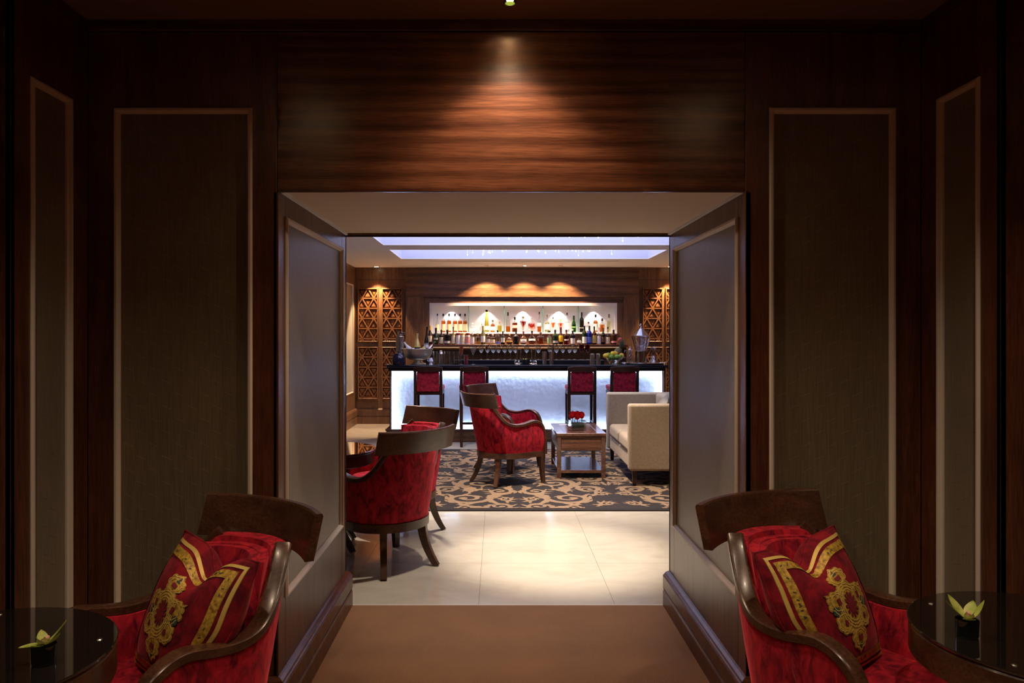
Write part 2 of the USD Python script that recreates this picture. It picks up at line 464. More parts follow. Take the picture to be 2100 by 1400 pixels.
# bar room ceiling with two coffers
cb = thing('ceiling', 'cream bar room ceiling with two glowing rectangular coffers', 'ceiling', kind='structure')
CX0, CX1 = -1.475, 2.30
COF = [(7.55, 9.70), (10.24, 11.51)]
xs = [BL - .05, CX0, CX1, BR + .05]
strips = [(Y_P, COF[0][0]), (COF[0][1], COF[1][0]), (COF[1][1], 11.80), (11.87, Y_W + .05)]
for y0, y1 in strips:
    struct('plaster', box(BL - .05, BR + .05, y0, y1, CEIL_B, CEIL_B + .02), 'plaster_white', cb)
for y0, y1 in COF:
    struct('plaster', box(BL - .05, CX0, y0, y1, CEIL_B, CEIL_B + .02), 'plaster_white', cb)
    struct('plaster', box(CX1, BR + .05, y0, y1, CEIL_B, CEIL_B + .02), 'plaster_white', cb)
    z1 = CEIL_B + .42
    struct('coffer_side', cat(box(CX0 - .02, CX0, y0 - .02, y1 + .02, CEIL_B + .02, z1), box(CX1, CX1 + .02, y0 - .02, y1 + .02, CEIL_B + .02, z1),
                              box(CX0, CX1, y0 - .02, y0, CEIL_B + .02, z1), box(CX0, CX1, y1, y1 + .02, CEIL_B + .02, z1)), 'coffer_paint', cb)
    struct('glowing_panel', box(CX0, CX1, y0, y1, z1, z1 + .02), 'ceiling_glow', cb)
GX0, GX1 = px(880, 11.83), px(1268, 11.83)
struct('plaster', box(BL - .05, GX0, 11.80, 11.87, CEIL_B, CEIL_B + .02), 'plaster_white', cb)
struct('plaster', box(GX1, BR + .05, 11.80, 11.87, CEIL_B, CEIL_B + .02), 'plaster_white', cb)
struct('air_slot', box(GX0, GX1, 11.80, 11.87, CEIL_B + .012, CEIL_B + .03), 'black_slot', cb)

# ---- lounge end wall with the wide opening
wf = thing('wall_front', 'dark walnut panelled end wall of the lounge with wide opening', 'wall', kind='structure')
M = wall_frame((0, Y_F, 0), (1, 0, 0), (0, -1, 0))


def clad(parent, name, u0, u1, v0, v1, m, M, w0=-.02, w1=0.0, b=.002):
    struct(name, on_wall(M, box(u0, u1, v0, v1, w0, w1, b)), m, parent)


def silk_panel(parent, u0, u1, v0, v1, M, rec=-.012, dash='silk_dash', seed=1, mould=True, slope=-24):
    """Recessed fabric panel, its moulding and woven slanting dashes as fine relief."""
    struct('fabric_panel', on_wall(M, box(u0, u1, v0, v1, rec - .012, rec)), 'wall_silk', parent)
    r = random.Random(seed)
    ms = []
    dv, du = .10, .10
    k = 0
    v = v0 + .06
    while v < v1 - .05:
        u = u0 + .05 + (k % 2) * du / 2
        while u < u1 - .05:
            ln = .040
            a = math.radians(slope)
            c, s = math.cos(a), math.sin(a)
            q = [(-ln / 2, -.0007), (ln / 2, -.0007), (ln / 2, .0007), (-ln / 2, .0007)]
            vv = [(u + x * c - y * s, v + x * s + y * c, rec + .0006) for x, y in q]
            ms.append(tm(vv, [(0, 1, 2), (0, 2, 3)]))
            u += du
        v += dv / 2
        k += 1
    d = obj('woven_dash', on_wall(M, cat(ms)), dash, parent, kind='stuff')
    if mould:
        struct('moulding', on_wall(M, frame_mesh(u0 - .002, u1 + .002, v0 - .002, v1 + .002, .022, rec, rec + .022)), 'champagne_trim', parent)


PL, PR = (-1.511, -0.969), (1.071, 1.566)      # fabric panels
PZ0, PZ1, HZ = 0.45, 2.438, 2.74
clad(wf, 'header_panel', XL - .004, XR - .004, ZO, HZ, 'walnut_across', M)
clad(wf, 'frieze', CL, CR, HZ + .003, CEIL_F, 'walnut_across', M, w1=.006)
for (p0, p1), jx, cx in ((PL, XL - .006, CL), (PR, XR - .002, CR)):
    a, b = (p1, jx) if jx > p1 else (jx, p0)
    clad(wf, 'stile', a, b, 0.2, HZ, 'walnut_upright', M)
    a, b = (cx, p0) if cx < p0 else (p1, cx)
    clad(wf, 'stile', a, b, 0.2, HZ, 'walnut_upright', M)
    clad(wf, 'top_rail', p0, p1, PZ1, HZ, 'walnut_upright', M)
    clad(wf, 'bottom_rail', p0, p1, 0.2, PZ0, 'walnut_upright', M)
    silk_panel(wf, p0, p1, PZ0, PZ1, M, slope=-24 if p0 < 0 else 24)
# the thick wall behind the cladding
struct('core', cat(box(-2.75, XL - .03, Y_F + .02, Y_P - .02, 0, 2.86), box(XR + .03, 4.25, Y_F + .02, Y_P - .02, 0, 2.86),
                   box(XL - .03, XR + .03, Y_F + .02, Y_P - .02, ZO + .06, 2.86)), 'dark_core', wf)
struct('bar_side_cladding', cat(box(BL, XL, Y_P - .02, Y_P, 0, CEIL_B), box(XR, BR, Y_P - .02, Y_P, 0, CEIL_B), box(XL, XR, Y_P - .02, Y_P - .012, ZO, CEIL_B)), 'walnut_bar', wf)

SK = [(0, 0), (.036, 0), (.036, .082), (.031, .092), (.022, .096), (.022, .102), (.036, .106), (.036, .172), (.031, .180), (.026, .184), (.022, .190), (.010, .197), (0, .2)]


def skirting(name, pts, side, parent=None, h=1.0, m='walnut_upright', label=None):
    """Two-tier skirting swept along pts; side = +1 when the room lies left of the direction of travel."""
    pts = np.asarray(pts, float)
    n = len(pts)
    v, f, k = [], [], len(SK)
    for i in range(n):
        d0 = pts[i] - pts[i - 1] if i else pts[1] - pts[0]
        d1 = pts[i + 1] - pts[i] if i < n - 1 else d0
        d0, d1 = d0 / np.linalg.norm(d0), d1 / np.linalg.norm(d1)
        n0, n1 = side * np.array([-d0[1], d0[0]]), side * np.array([-d1[1], d1[0]])
        m_ = (n0 + n1)
        m_ = m_ / max(m_ @ m_ / 2, 1e-6)
        for o, z in SK:
            v.append((pts[i][0] + m_[0] * o, pts[i][1] + m_[1] * o, z * h))
    for i in range(n - 1):
        for j in range(k):
            j2 = (j + 1) % k
            f += [(i * k + j, (i + 1) * k + j, (i + 1) * k + j2), (i * k + j, (i + 1) * k + j2, i * k + j2)]
    for j in range(1, k - 1):
        f += [(0, j, j + 1), ((n - 1) * k, (n - 1) * k + j + 1, (n - 1) * k + j)]
    q = tm(v, f)
    if q.volume < 0:
        q.invert()
    return struct(name, q, m, parent, label)


# ---- passage jambs
for nm, x, s in (('wall_left', XL, 1), ('wall_right', XR, -1)):
    w = thing(nm, 'walnut passage jamb with recessed fabric panel on the %s' % ('left' if s > 0 else 'right'), 'wall', kind='structure')
    MJ = wall_frame((x, Y_F, 0), (0, 1, 0), (s, 0, 0))
    D = Y_P - Y_F
    clad(w, 'stile', 0.0, .098, 0.19, ZO, 'walnut_upright', MJ)
    clad(w, 'stile', D - .115, D, 0.19, ZO, 'walnut_upright', MJ)
    clad(w, 'top_rail', .098, D - .115, 2.025, ZO, 'walnut_upright', MJ)
    clad(w, 'bottom_rail', .098, D - .115, 0.19, .475, 'walnut_upright', MJ)
    silk_panel(w, .098, D - .115, .475, 2.025, MJ, dash='dash_blue', slope=70 * s)
for i, (x, s, ex) in enumerate(((XL, -1, CL), (XR, 1, CR))):
    skirting('baseboard_left' if i == 0 else 'baseboard_right', [(x, Y_P), (x, Y_F), (ex, Y_F), (ex, Y_S)][:4] if True else None, -s if i else 1 * -s,
             label='two-tier walnut skirting along the %s jamb of the passage' % ('left' if i == 0 else 'right'))

# ---- short side piers of the lounge, with returns
for nm, x, s in (('wall_left', CL, 1), ('wall_right', CR, -1)):
    w = thing(nm, 'dark walnut side pier of the lounge at the %s, with fabric panel' % ('left' if s > 0 else 'right'), 'wall', kind='structure')
    MP = wall_frame((x, Y_S, 0), (0, 1, 0), (s, 0, 0))
    D = Y_F - Y_S
    clad(w, 'stile', 0, .105, .19, HZ, 'walnut_upright', MP)
    clad(w, 'stile', D - .115, D - .001, .19, HZ, 'walnut_upright', MP)
    clad(w, 'top_rail', .105, D - .115, PZ1, HZ, 'walnut_upright', MP)
    clad(w, 'bottom_rail', .105, D - .115, .19, PZ0, 'walnut_upright', MP)
    clad(w, 'frieze', 0, D - .008, HZ + .003, CEIL_F, 'walnut_upright', MP)
    silk_panel(w, .105, D - .115, PZ0, PZ1, MP, seed=11 + s)
    ox = -2.7 if s > 0 else 2.7
    struct('core', box(x - s * .035, ox, Y_S + .022, Y_F + .02, 0, CEIL_F), 'dark_core', w)
    MR = wall_frame((0, Y_S, 0), (1, 0, 0), (0, -1, 0))
    clad(w, 'return_panel', min(x, ox), max(x, ox), 0, CEIL_F, 'walnut_upright', MR)
    struct('outer_side', box(ox, ox + (-.05 if s > 0 else .05), -2.6, Y_S + .02, 0, CEIL_F), 'walnut_upright', w)
wb = thing('wall_back', 'dark walnut wall of the lounge behind the viewpoint', 'wall', kind='structure')
struct('cladding', box(-2.75, 2.75, -2.65, -2.6, 0, CEIL_F), 'walnut_upright', wb)

# ---- bar room side walls
w = thing('wall_left', 'walnut left wall of the bar room with framed panel near the corner', 'wall', kind='structure')
ML = wall_frame((BL, Y_P, 0), (0, 1, 0), (1, 0, 0))
DL = Y_W - Y_P
struct('cladding', on_wall(ML, cat(box(0, DL, 0, .55, -.05, 0), box(0, DL, 2.38, CEIL_B, -.05, 0), box(0, 5.6, .55, 2.38, -.05, 0), box(DL - .23, DL, .55, 2.38, -.05, 0))), 'walnut_bar', w)
silk_panel(w, 5.6, DL - .23, .55, 2.38, ML, seed=21)
w = thing('wall_right', 'walnut right wall of the bar room', 'wall', kind='structure')
struct('cladding', box(BR, BR + .05, Y_P - .02, Y_W + .05, 0, CEIL_B + .05), 'walnut_bar', w)

# ---- far wall of the bar room with the bottle niche
w = thing('wall_back', 'walnut far wall of the bar room with a lit bottle niche', 'wall', kind='structure')
MB = wall_frame((0, Y_W, 0), (1, 0, 0), (0, -1, 0))
NX0, NX1 = px(881, Y_W), px(1265, Y_W)          # niche opening
NZ0, NZ1 = pz(681, Y_W), pz(621, Y_W)
RX0, RX1, RZ1 = px(870, Y_W), px(1278, Y_W), pz(609, Y_W)   # recessed wooden surround
BX0, BX1, BZ1 = px(832, Y_W - .07), px(1311, Y_W - .07), pz(573, Y_W - .07)   # proud centre block
SH = pz(706, 12.62)                              # back-bar shelf
clad(w, 'upper_band', BX0, BX1, BZ1, CEIL_B, 'walnut_bar_across', MB)
clad(w, 'block_panel', BX0, BX1, RZ1, BZ1, 'walnut_bar_across', MB, 0, .07)
clad(w, 'block_stile', BX0, RX0, 0, RZ1, 'walnut_bar', MB, 0, .07)
clad(w, 'block_stile', RX1, BX1, 0, RZ1, 'walnut_bar', MB, 0, .07)
clad(w, 'niche_surround', RX0, RX1, NZ1, RZ1, 'walnut_bar_across', MB, -.02, .02)
clad(w, 'niche_surround', RX0, NX0, SH, NZ1, 'walnut_bar', MB, -.02, .02)
clad(w, 'niche_surround', NX1, RX1, SH, NZ1, 'walnut_bar', MB, -.02, .02)
clad(w, 'step_panel', NX0, NX1, SH, NZ0 - .03, 'walnut_bar_across', MB, -.02, .012)
clad(w, 'lower_panel', RX0, RX1, 0, SH, 'walnut_bar_across', MB, -.02, 0)
clad(w, 'side_panel', BL, BX0, 0, CEIL_B, 'walnut_bar', MB)
clad(w, 'side_panel', BX1, BR, 0, CEIL_B, 'walnut_bar', MB)
for a, b in ((BL + .05, BX0 - .02), (BX1 + .02, px(1560, Y_W))):
    clad(w, 'seam_strip', a, b, BZ1 - .003, BZ1 + .003, 'dark_core', MB, 0, .002, 0)
# niche box: white frame, back, sides, shelf
ND = .26
struct('niche_frame', on_wall(MB, cat(box(NX0, NX0 + .05, NZ0 + .001, NZ1 - .0505, .0, .024), box(NX1 - .05, NX1, NZ0 + .001, NZ1 - .0505, .0, .024), box(NX0, NX1, NZ1 - .05, NZ1, .0, .024), box(NX0, NX1, NZ0 - .03, NZ0, -.02, .05, .004))), 'paint_white', w)
struct('niche_lining', on_wall(MB, cat(box(NX0, NX1, NZ0, NZ1, -ND - .02, -ND), box(NX0 - .02, NX0, NZ0 - .03, NZ1 + .02, -ND - .02, 0), box(NX1, NX1 + .02, NZ0 - .03, NZ1 + .02, -ND - .02, 0),
                                       box(NX0, NX1, NZ1, NZ1 + .02, -ND - .02, 0), box(NX0, NX1, NZ0 - .03, NZ0, -ND - .02, -.02))), 'paint_white', w)
for k, xp in enumerate((961, 1034, 1113.6, 1186)):
    x = px(xp, Y_W)
    struct('glass_divider', on_wall(MB, box(x - .004, x + .004, NZ0, NZ1 - .05, -ND, -.004)), 'glass_pane', w)
    struct('glass_edge', on_wall(MB, box(x - .005, x + .005, NZ0, NZ1 - .05, -.004, .0)), 'glass_edge', w)
skirting('baseboard_back', [(BL, Y_P + .1), (BL, Y_W), (BX0 - .01, Y_W)], -1, h=1.35, m='walnut_bar', label='two-tier walnut skirting in the bar room corner at the left')
struct('trim_1', box(BL + .055, px(800, Y_W), Y_W - .035, Y_W - .028, .004, .016), 'led_warm', label='warm light strip under the skirting at the far left')

# ---- carved screen doors
SIDE = .2
RH = SIDE * math.sqrt(3) / 2


def carved_door(x0, x1, z0, z1, label):
    W_, H_ = x1 - x0, z1 - z0
    t = thing('carved_door', label, 'carved panel', (x0, Y_W - .001, z0), 0, 'carved lattice doors beside the bar')
    MD = wall_frame((0, 0, 0), (1, 0, 0), (0, -1, 0))
    obj('backing', on_wall(MD, box(0, W_, 0, H_, 0, .012)), 'walnut_carved', t)
    fr = .018
    obj('frame', on_wall(MD, cat(box(0, fr, 0, H_, .012, .055, .003), box(W_ - fr, W_, 0, H_, .012, .055, .003), box(fr, W_ - fr, 0, fr, .012, .055, .003), box(fr, W_ - fr, H_ - fr, H_, .012, .055, .003))), 'walnut_carved', t)
    rect = sbox(fr, fr, W_ - fr, H_ - fr)
    rows = int(H_ / RH) + 2
    lines, tris = [], []
    off = W_ / 2
    for r in range(rows):
        y = H_ - r * RH
        lines.append(LineString([(-1, y), (2, y)]))
        for k in range(-3, 4):
            xa = off + (k + .5 * (r % 2)) * SIDE
            lines += [LineString([(xa, y), (xa + SIDE / 2, y - RH)]), LineString([(xa, y), (xa - SIDE / 2, y - RH)])]
            tris += [Polygon([(xa, y), (xa + SIDE / 2, y - RH), (xa - SIDE / 2, y - RH)]), Polygon([(xa, y), (xa + SIDE, y), (xa + SIDE / 2, y - RH)])]
    lat = unary_union([l.buffer(.0115, cap_style=2) for l in lines]).intersection(rect)
    obj('lattice', on_wall(MD, extrude(lat, .034, .012)), 'walnut_carved', t)
    for p in tris:
        q = p.buffer(-.015, join_style=2)
        q = q.intersection(rect.buffer(-.004))
        if q.is_empty or q.area < 9e-4 or not isinstance(q, Polygon):
            continue
        c = np.array(q.exterior.coords)[:-1]
        ap = np.array(q.representative_point().coords[0]) if len(c) > 3 else c.mean(0)
        ap = c.mean(0)
        n = len(c)
        v = [(a, b, .012) for a, b in c] + [(ap[0] + (a - ap[0]) * .6, ap[1] + (b - ap[1]) * .6, .034) for a, b in c] + [(ap[0], ap[1], .034)]
        f = []
        for i in range(n):
            j = (i + 1) % n
            f += [(i, j, n + j), (i, n + j, n + i), (n + i, n + j, 2 * n)]
        m = tm(v, f)
        if m.face_normals[2][2] < 0:
            m.invert()
        obj('carved_triangle', on_wall(MD, m), 'walnut_carved', t)
    return t


ZA0, ZA1, ZB0, ZB1 = pz(818, Y_W), pz(711, Y_W), pz(701, Y_W), pz(591, Y_W)
for (xa, xb, where) in ((735, 776, 'left wall end, outer column'), (784, 826, 'left, next to the silver bowl'), (1317, 1358, 'right, behind the glass urn'), (1364, 1405, 'right edge of the opening')):
    carved_door(px(xa, Y_W), px(xb, Y_W), ZB0, ZB1, 'upper carved triangle lattice door, %s' % where)
    carved_door(px(xa, Y_W), px(xb, Y_W), ZA0, ZA1, 'lower carved triangle lattice door, %s' % where)

# ---- downlights


def downlight(x, y, z, label, glow='lamp_warm', r=.045):
    t = thing('downlight', label, 'ceiling light', (x, y, z), 0)
    obj('ring', lathe([(r, 0), (r * 1.35, 0), (r * 1.35, -.004), (r * 1.05, -.008), (r, -.003), (r, 0)], 24), 'chrome_ring', t, smooth=40)
    obj('lens', lathe([(0, -.014), (r * .5, -.012), (r * .85, -.007), (r * .98, -.001), (r * .98, 0), (0, 0)], 24), glow, t)
    return t


downlight(0.045, Y_F - .165, CEIL_F, 'green-tinged recessed downlight above the wooden header', 'lamp_green', .018)
downlight(-2.06, 12.79, CEIL_B, 'small bright downlight above the left carved doors')
downlight(2.93, 12.79, CEIL_B, 'small bright downlight above the right carved doors')
for x, s in ((-.19, 'left'), (.45, 'middle'), (1.05, 'right')):
    downlight(x, 12.55, CEIL_B, '%s of three dim downlights above the bottle niche' % s, 'plaster_cream' if s != 'middle' else 'lamp_niche', .03)
for k, x in enumerate((-0.81, -0.185, 0.437, 1.067, 1.68)):
    downlight(x, 13.17, NZ1, 'tiny niche lamp %s' % ('at the left end of the niche', 'over the tall yellow bottle', 'over the red conical decanter', 'over the orange decanters', 'at the right end of the niche')[k], 'lamp_niche', .018)
# crystal strands in the coffers
for k, (y0, y1) in enumerate(COF):
    r = np.random.RandomState(5 + k)
    ms = []
    for i in range(150):
        x, y, z = r.uniform(-.55, 1.75), r.uniform(y0 + .15, y1 - .1), CEIL_B + .03 + .33 * r.rand()
        s = r.uniform(.006, .012)
        ms.append(tm([(x + s, y, z), (x, y + s, z), (x - s, y, z), (x, y - s, z), (x, y, z + s * 1.6), (x, y, z - s * 1.6)],
                     [(0, 1, 4), (1, 2, 4), (2, 3, 4), (3, 0, 4), (1, 0, 5), (2, 1, 5), (3, 2, 5), (0, 3, 5)]))
        ms.append(box(x - .0006, x + .0006, y - .0006, y + .0006, z, CEIL_B + .42))
    obj('crystal_strands', cat(ms), 'sparkle', None, 'fine crystal strands hanging inside the %s glowing coffer' % ('nearer', 'farther')[k], 'chandelier', kind='stuff')

# ================================================================== ARMCHAIRS (local: front = +x, left = +y)
RUGZ = 0.012


def sm(a, b, x):
    t = np.clip((np.asarray(x, float) - a) / (b - a), 0, 1)
    return t * t * (3 - 2 * t)


def plan(t, z, inset=0.0):
    """Point of the tub's plan curve at t in [-1, 1] (0 = back, +-1 = front) and height z, with its outward normal."""
    u, s = abs(t), (1 if t >= 0 else -1)
    k = (z - .33) / .5
    a, b = .262 + .115 * max(k, 0) ** 1.1 - inset, .283 + .035 * k - inset
    if u < .56:
        th = PI - (PI / 2) * (u / .56)
        x, y = a * math.cos(th), b * math.sin(th)
        n = np.array([math.cos(th) / a, math.sin(th) / b])
    else:
        w = (u - .56) / .44
        x, y = w * .30, b + .012 * w - .0 * w
        n = np.array([0.0, 1.0])
    n /= np.linalg.norm(n)
    return np.array([x, y * s]), np.array([n[0], n[1] * s])


HT = CubicSpline([0, .21, .245, .29, .345, .41, .48, .58, .70, .82, .91, .96, 1.0], [.825, .825, .808, .735, .665, .620, .603, .603, .619, .632, .612, .576, .50], bc_type='natural')


def rim(t):
    u = abs(t)
    return .825 if u < .2 else float(HT(u))


def floor_cut(m, z=0.0):
    v = m.vertices.copy()
    v[:, 2] = np.maximum(v[:, 2], z)
    return tm(v, m.faces)


def build_armchair(name, label, loc, rotz, group=None):
    t = thing(name, label, 'armchair', loc, rotz, group)
    TT = np.linspace(-1, 1, 97)
    # upholstered tub shell
    v, f = [], []
    NZ = 9
    for q in TT:
        h = rim(q) - .006
        th = .058
        ring = []
        for k in range(NZ):
            z = .332 + (h - .332) * k / (NZ - 1)
            p, n = plan(q, z)
            bulge = .006 * math.sin(PI * k / (NZ - 1))
            p = p + n * bulge
            ring.append((p[0], p[1], z))
        for k in range(NZ - 1, -1, -1):
            z = .332 + (h - .332) * k / (NZ - 1)
            p, n = plan(q, z, th)
            p = p - n * .010 * math.sin(PI * k / (NZ - 1))
            ring.append((p[0], p[1], z))
        v += ring
    R = 2 * NZ
    for i in range(len(TT) - 1):
        for j in range(R):
            j2 = (j + 1) % R
            f += [(i * R + j, (i + 1) * R + j, (i + 1) * R + j2), (i * R + j, (i + 1) * R + j2, i * R + j2)]
    for j in range(1, R - 1):
        f += [(0, j, j + 1)]
        o = (len(TT) - 1) * R
        f += [(o, o + j + 1, o + j)]
    shell = tm(v, f)
    if shell.volume < 0:
        shell.invert()
    obj('upholstered_shell', shell, 'velvet_red', t, smooth=50)
    # inner back pad with piping
    tt = np.linspace(-.33, .33, 33)
    v, f = [], []
    NZ2 = 12
    zs = np.linspace(.43, .802, NZ2)
    for q in tt:
        ring = []
        e = 1 - abs(q / .33) ** 6
        for k, z in enumerate(zs):
            p, n = plan(q, z, .060)
            ring.append((*p, z))
        for k in range(NZ2 - 1, -1, -1):
            z = zs[k]
            d = (.030 + .040 * e * math.sin(PI * min(1, .15 + .85 * (1 - k / (NZ2 - 1)) + .1)) ** .5)
            p, n = plan(q, z, .060)
            p = p - n * d
            ring.append((*p, z))
        v += ring
    R = 2 * NZ2
    for i in range(len(tt) - 1):
        for j in range(R):
            j2 = (j + 1) % R
            f += [(i * R + j, (i + 1) * R + j, (i + 1) * R + j2), (i * R + j, (i + 1) * R + j2, i * R + j2)]
    for j in range(1, R - 1):
        o = (len(tt) - 1) * R
        f += [(0, j, j + 1), (o, o + j + 1, o + j)]
    pad = tm(v, f)
    if pad.volume < 0:
        pad.invert()
    pad_o = obj('back_pad', pad, 'velvet_red', t, smooth=40)
    pip = []
    for q in tt:
        p, n = plan(q, .802, .060)
        pip.append((*(p - n * .034), .803))
    for s in (-1, 1):
        side = []
        for z in zs[::-1]:
            p, n = plan(.33 * s, z, .060)
            side.append((*(p - n * .034), z))
        pip = pip + side[1:] if s > 0 else side[::-1] + pip[1:]
    obj('piping', tube(pip, .0045, 6), 'velvet_red', pad_o, smooth=60)
    # seat cushion
    tin = np.linspace(-.97, .97, 49)
    base = np.array([plan(q, .40, .050)[0] for q in tin])
    front = np.array([[.325 - .0 * abs(y), y] for y in np.linspace(base[-1][1], base[0][1], 11)[1:-1]])
    front[:, 0] += .018 * (1 - (front[:, 1] / .26) ** 2)
    ring = np.vstack([base, front])
    c = np.array([.03, 0])
    v, f = [], []
    lev = [(.330, .985), (.345, 1.0), (.425, 1.0), (.445, .985), (.458, .95), (.465, .88), (.470, .6), (.472, .3)]
    for z, s in lev:
        v += [(*(c + (p - c) * s), z) for p in ring]
    n = len(ring)
    for i in range(len(lev) - 1):
        for j in range(n):
            j2 = (j + 1) % n
            f += [(i * n + j, i * n + j2, (i + 1) * n + j2), (i * n + j, (i + 1) * n + j2, (i + 1) * n + j)]
    v += [(*c, .473), (*c, .330)]
    for j in range(n):
        j2 = (j + 1) % n
        f += [((len(lev) - 1) * n + j, (len(lev) - 1) * n + j2, len(v) - 2), (j2, j, len(v) - 1)]
    seat = tm(v, f)
    if seat.volume < 0:
        seat.invert()
    obj('seat', seat, 'velvet_red', t, smooth=50)
    # wooden apron
    outer = np.array([plan(q, .33)[0] + plan(q, .33)[1] * .007 for q in TT])
    poly = Polygon(np.vstack([outer, [(.312, outer[-1][1]), (.335, .1), (.335, -.1), (.312, outer[0][1])]]))
    obj('apron', extrude(poly, .056, .276), 'walnut_chair', t, smooth=35)
    # arm rails from the front leg up over the arm to the crest
    for s in (-1, 1):
        pts, sd, wd, ht = [], [], [], []
        for z in np.linspace(.30, .50, 6):
            p, n = plan(1.0 * s, .55)
            pts.append((.312 - .0 * z, p[1] - n[1] * .012 + n[1] * (.006 * (.5 - z)), z))
            sd.append((*n, 0)); wd.append(.046); ht.append(.034)
        for q in list(np.linspace(1.0, .222, 60)):
            p, n = plan(q * s, rim(q))
            z = rim(q) + .008
            x = p[0] + (.012 * sm(.9, 1, q))
            pts.append((x, p[1] - n[1] * .020, z) if q > .56 else (p[0] - n[0] * .018, p[1] - n[1] * .018, z))
            sd.append((*n, 0)); wd.append(.056 - .006 * sm(.9, 1, q)); ht.append(.036)
        P = np.array(pts)
        for _ in range(4):
            P[1:-1] = (P[:-2] + 2 * P[1:-1] + P[2:]) / 4
        obj('arm_rail', sweep(P, wd, ht, np.array(sd), round_=.35), 'walnut_chair', t, smooth=40)
    # crest rail
    n1, th = 33, .030
    v, f = [], []
    for k in range(n1):
        a = -1 + 2 * k / (n1 - 1)
        y = .306 * a
        x = -.408 + .098 * a * a
        nx, ny = -1.0, .62 * a
        l = math.hypot(nx, ny); nx, ny = nx / l, ny / l
        for (zz, off, rk) in ((.797, 0, .022), (.932 + .006 * a * a, 0, -.020), (.940 + .006 * a * a, .006, -.022), (.940 + .006 * a * a, th - .006, -.022), (.932 + .006 * a * a, th, -.020), (.797, th, .022)):
            v.append((x + rk + nx * (off - th / 2), y + ny * (off - th / 2), zz))
    k = 6
    for i in range(n1 - 1):
        for j in range(k):
            j2 = (j + 1) % k
            f += [(i * k + j, (i + 1) * k + j, (i + 1) * k + j2), (i * k + j, (i + 1) * k + j2, i * k + j2)]
    for j in range(1, k - 1):
        f += [(0, j, j + 1), ((n1 - 1) * k, (n1 - 1) * k + j + 1, (n1 - 1) * k + j)]
    m = tm(v, f)
    if m.volume < 0:
        m.invert()
    obj('crest_rail', m, 'walnut_chair', t, smooth=35)
    # legs
    tt = np.linspace(0, 1, 12)
    for s in (-1, 1):
        top, foot = np.array([-.178, s * .158, .29]), np.array([-.262, s * .216, .0])
        P = np.array([[top[0] + (foot[0] - top[0]) * (q ** 1.9), top[1] + (foot[1] - top[1]) * (q ** 1.9), .29 * (1 - q)] for q in tt])
        d = (foot - top)[:2]
        sd = np.array([-d[1], d[0], 0])
        obj('leg', floor_cut(sweep(P, .050 - .012 * tt, .060 - .022 * tt, sd, round_=.12)), 'walnut_chair', t, smooth=30)
    for s in (-1, 1):
        P = np.array([[.290 - .004 * math.sin(q * PI) + .004 * q * q, s * (.279 + .016 * q * q), .29 * (1 - q)] for q in tt])
        obj('leg', floor_cut(sweep(P, .052 - .016 * tt, .054 - .018 * tt, (0, 1, 0), round_=.12)), 'walnut_chair', t, smooth=30)
    return t


G = 'red velvet tub armchairs with dark curved crest rails'
c1 = build_armchair('armchair', 'red velvet armchair facing away to the right, just left of the coffee table', (.058, 7.837, RUGZ), 36.0, G)
dup(c1.GetPrim(), (.075, 8.665, RUGZ), -33.8, 'red velvet armchair half hidden behind another red armchair, facing the coffee table')
dup(c1.GetPrim(), (-.746, 5.07, 0), 134.6, 'red velvet armchair nearest the opening in the bar room, seen from behind at the left')
dup(c1.GetPrim(), (-.766, 5.924, 0), 228.2, 'red armchair beyond the nearest bar room chair, mostly its crest rail showing')
dup(c1.GetPrim(), (-1.62, 5.95, 0), 320.0, 'red armchair beyond the bar room round table, mostly hidden by the left jamb')
dup(c1.GetPrim(), (-1.039, 2.427, 0), 235.3, 'red velvet armchair in the left foreground holding a gold-embroidered cushion')
dup(c1.GetPrim(), (1.137, 2.512, 0), -61.8, 'red velvet armchair in the right foreground holding a gold-embroidered cushion')

# ================================================================== CUSHIONS


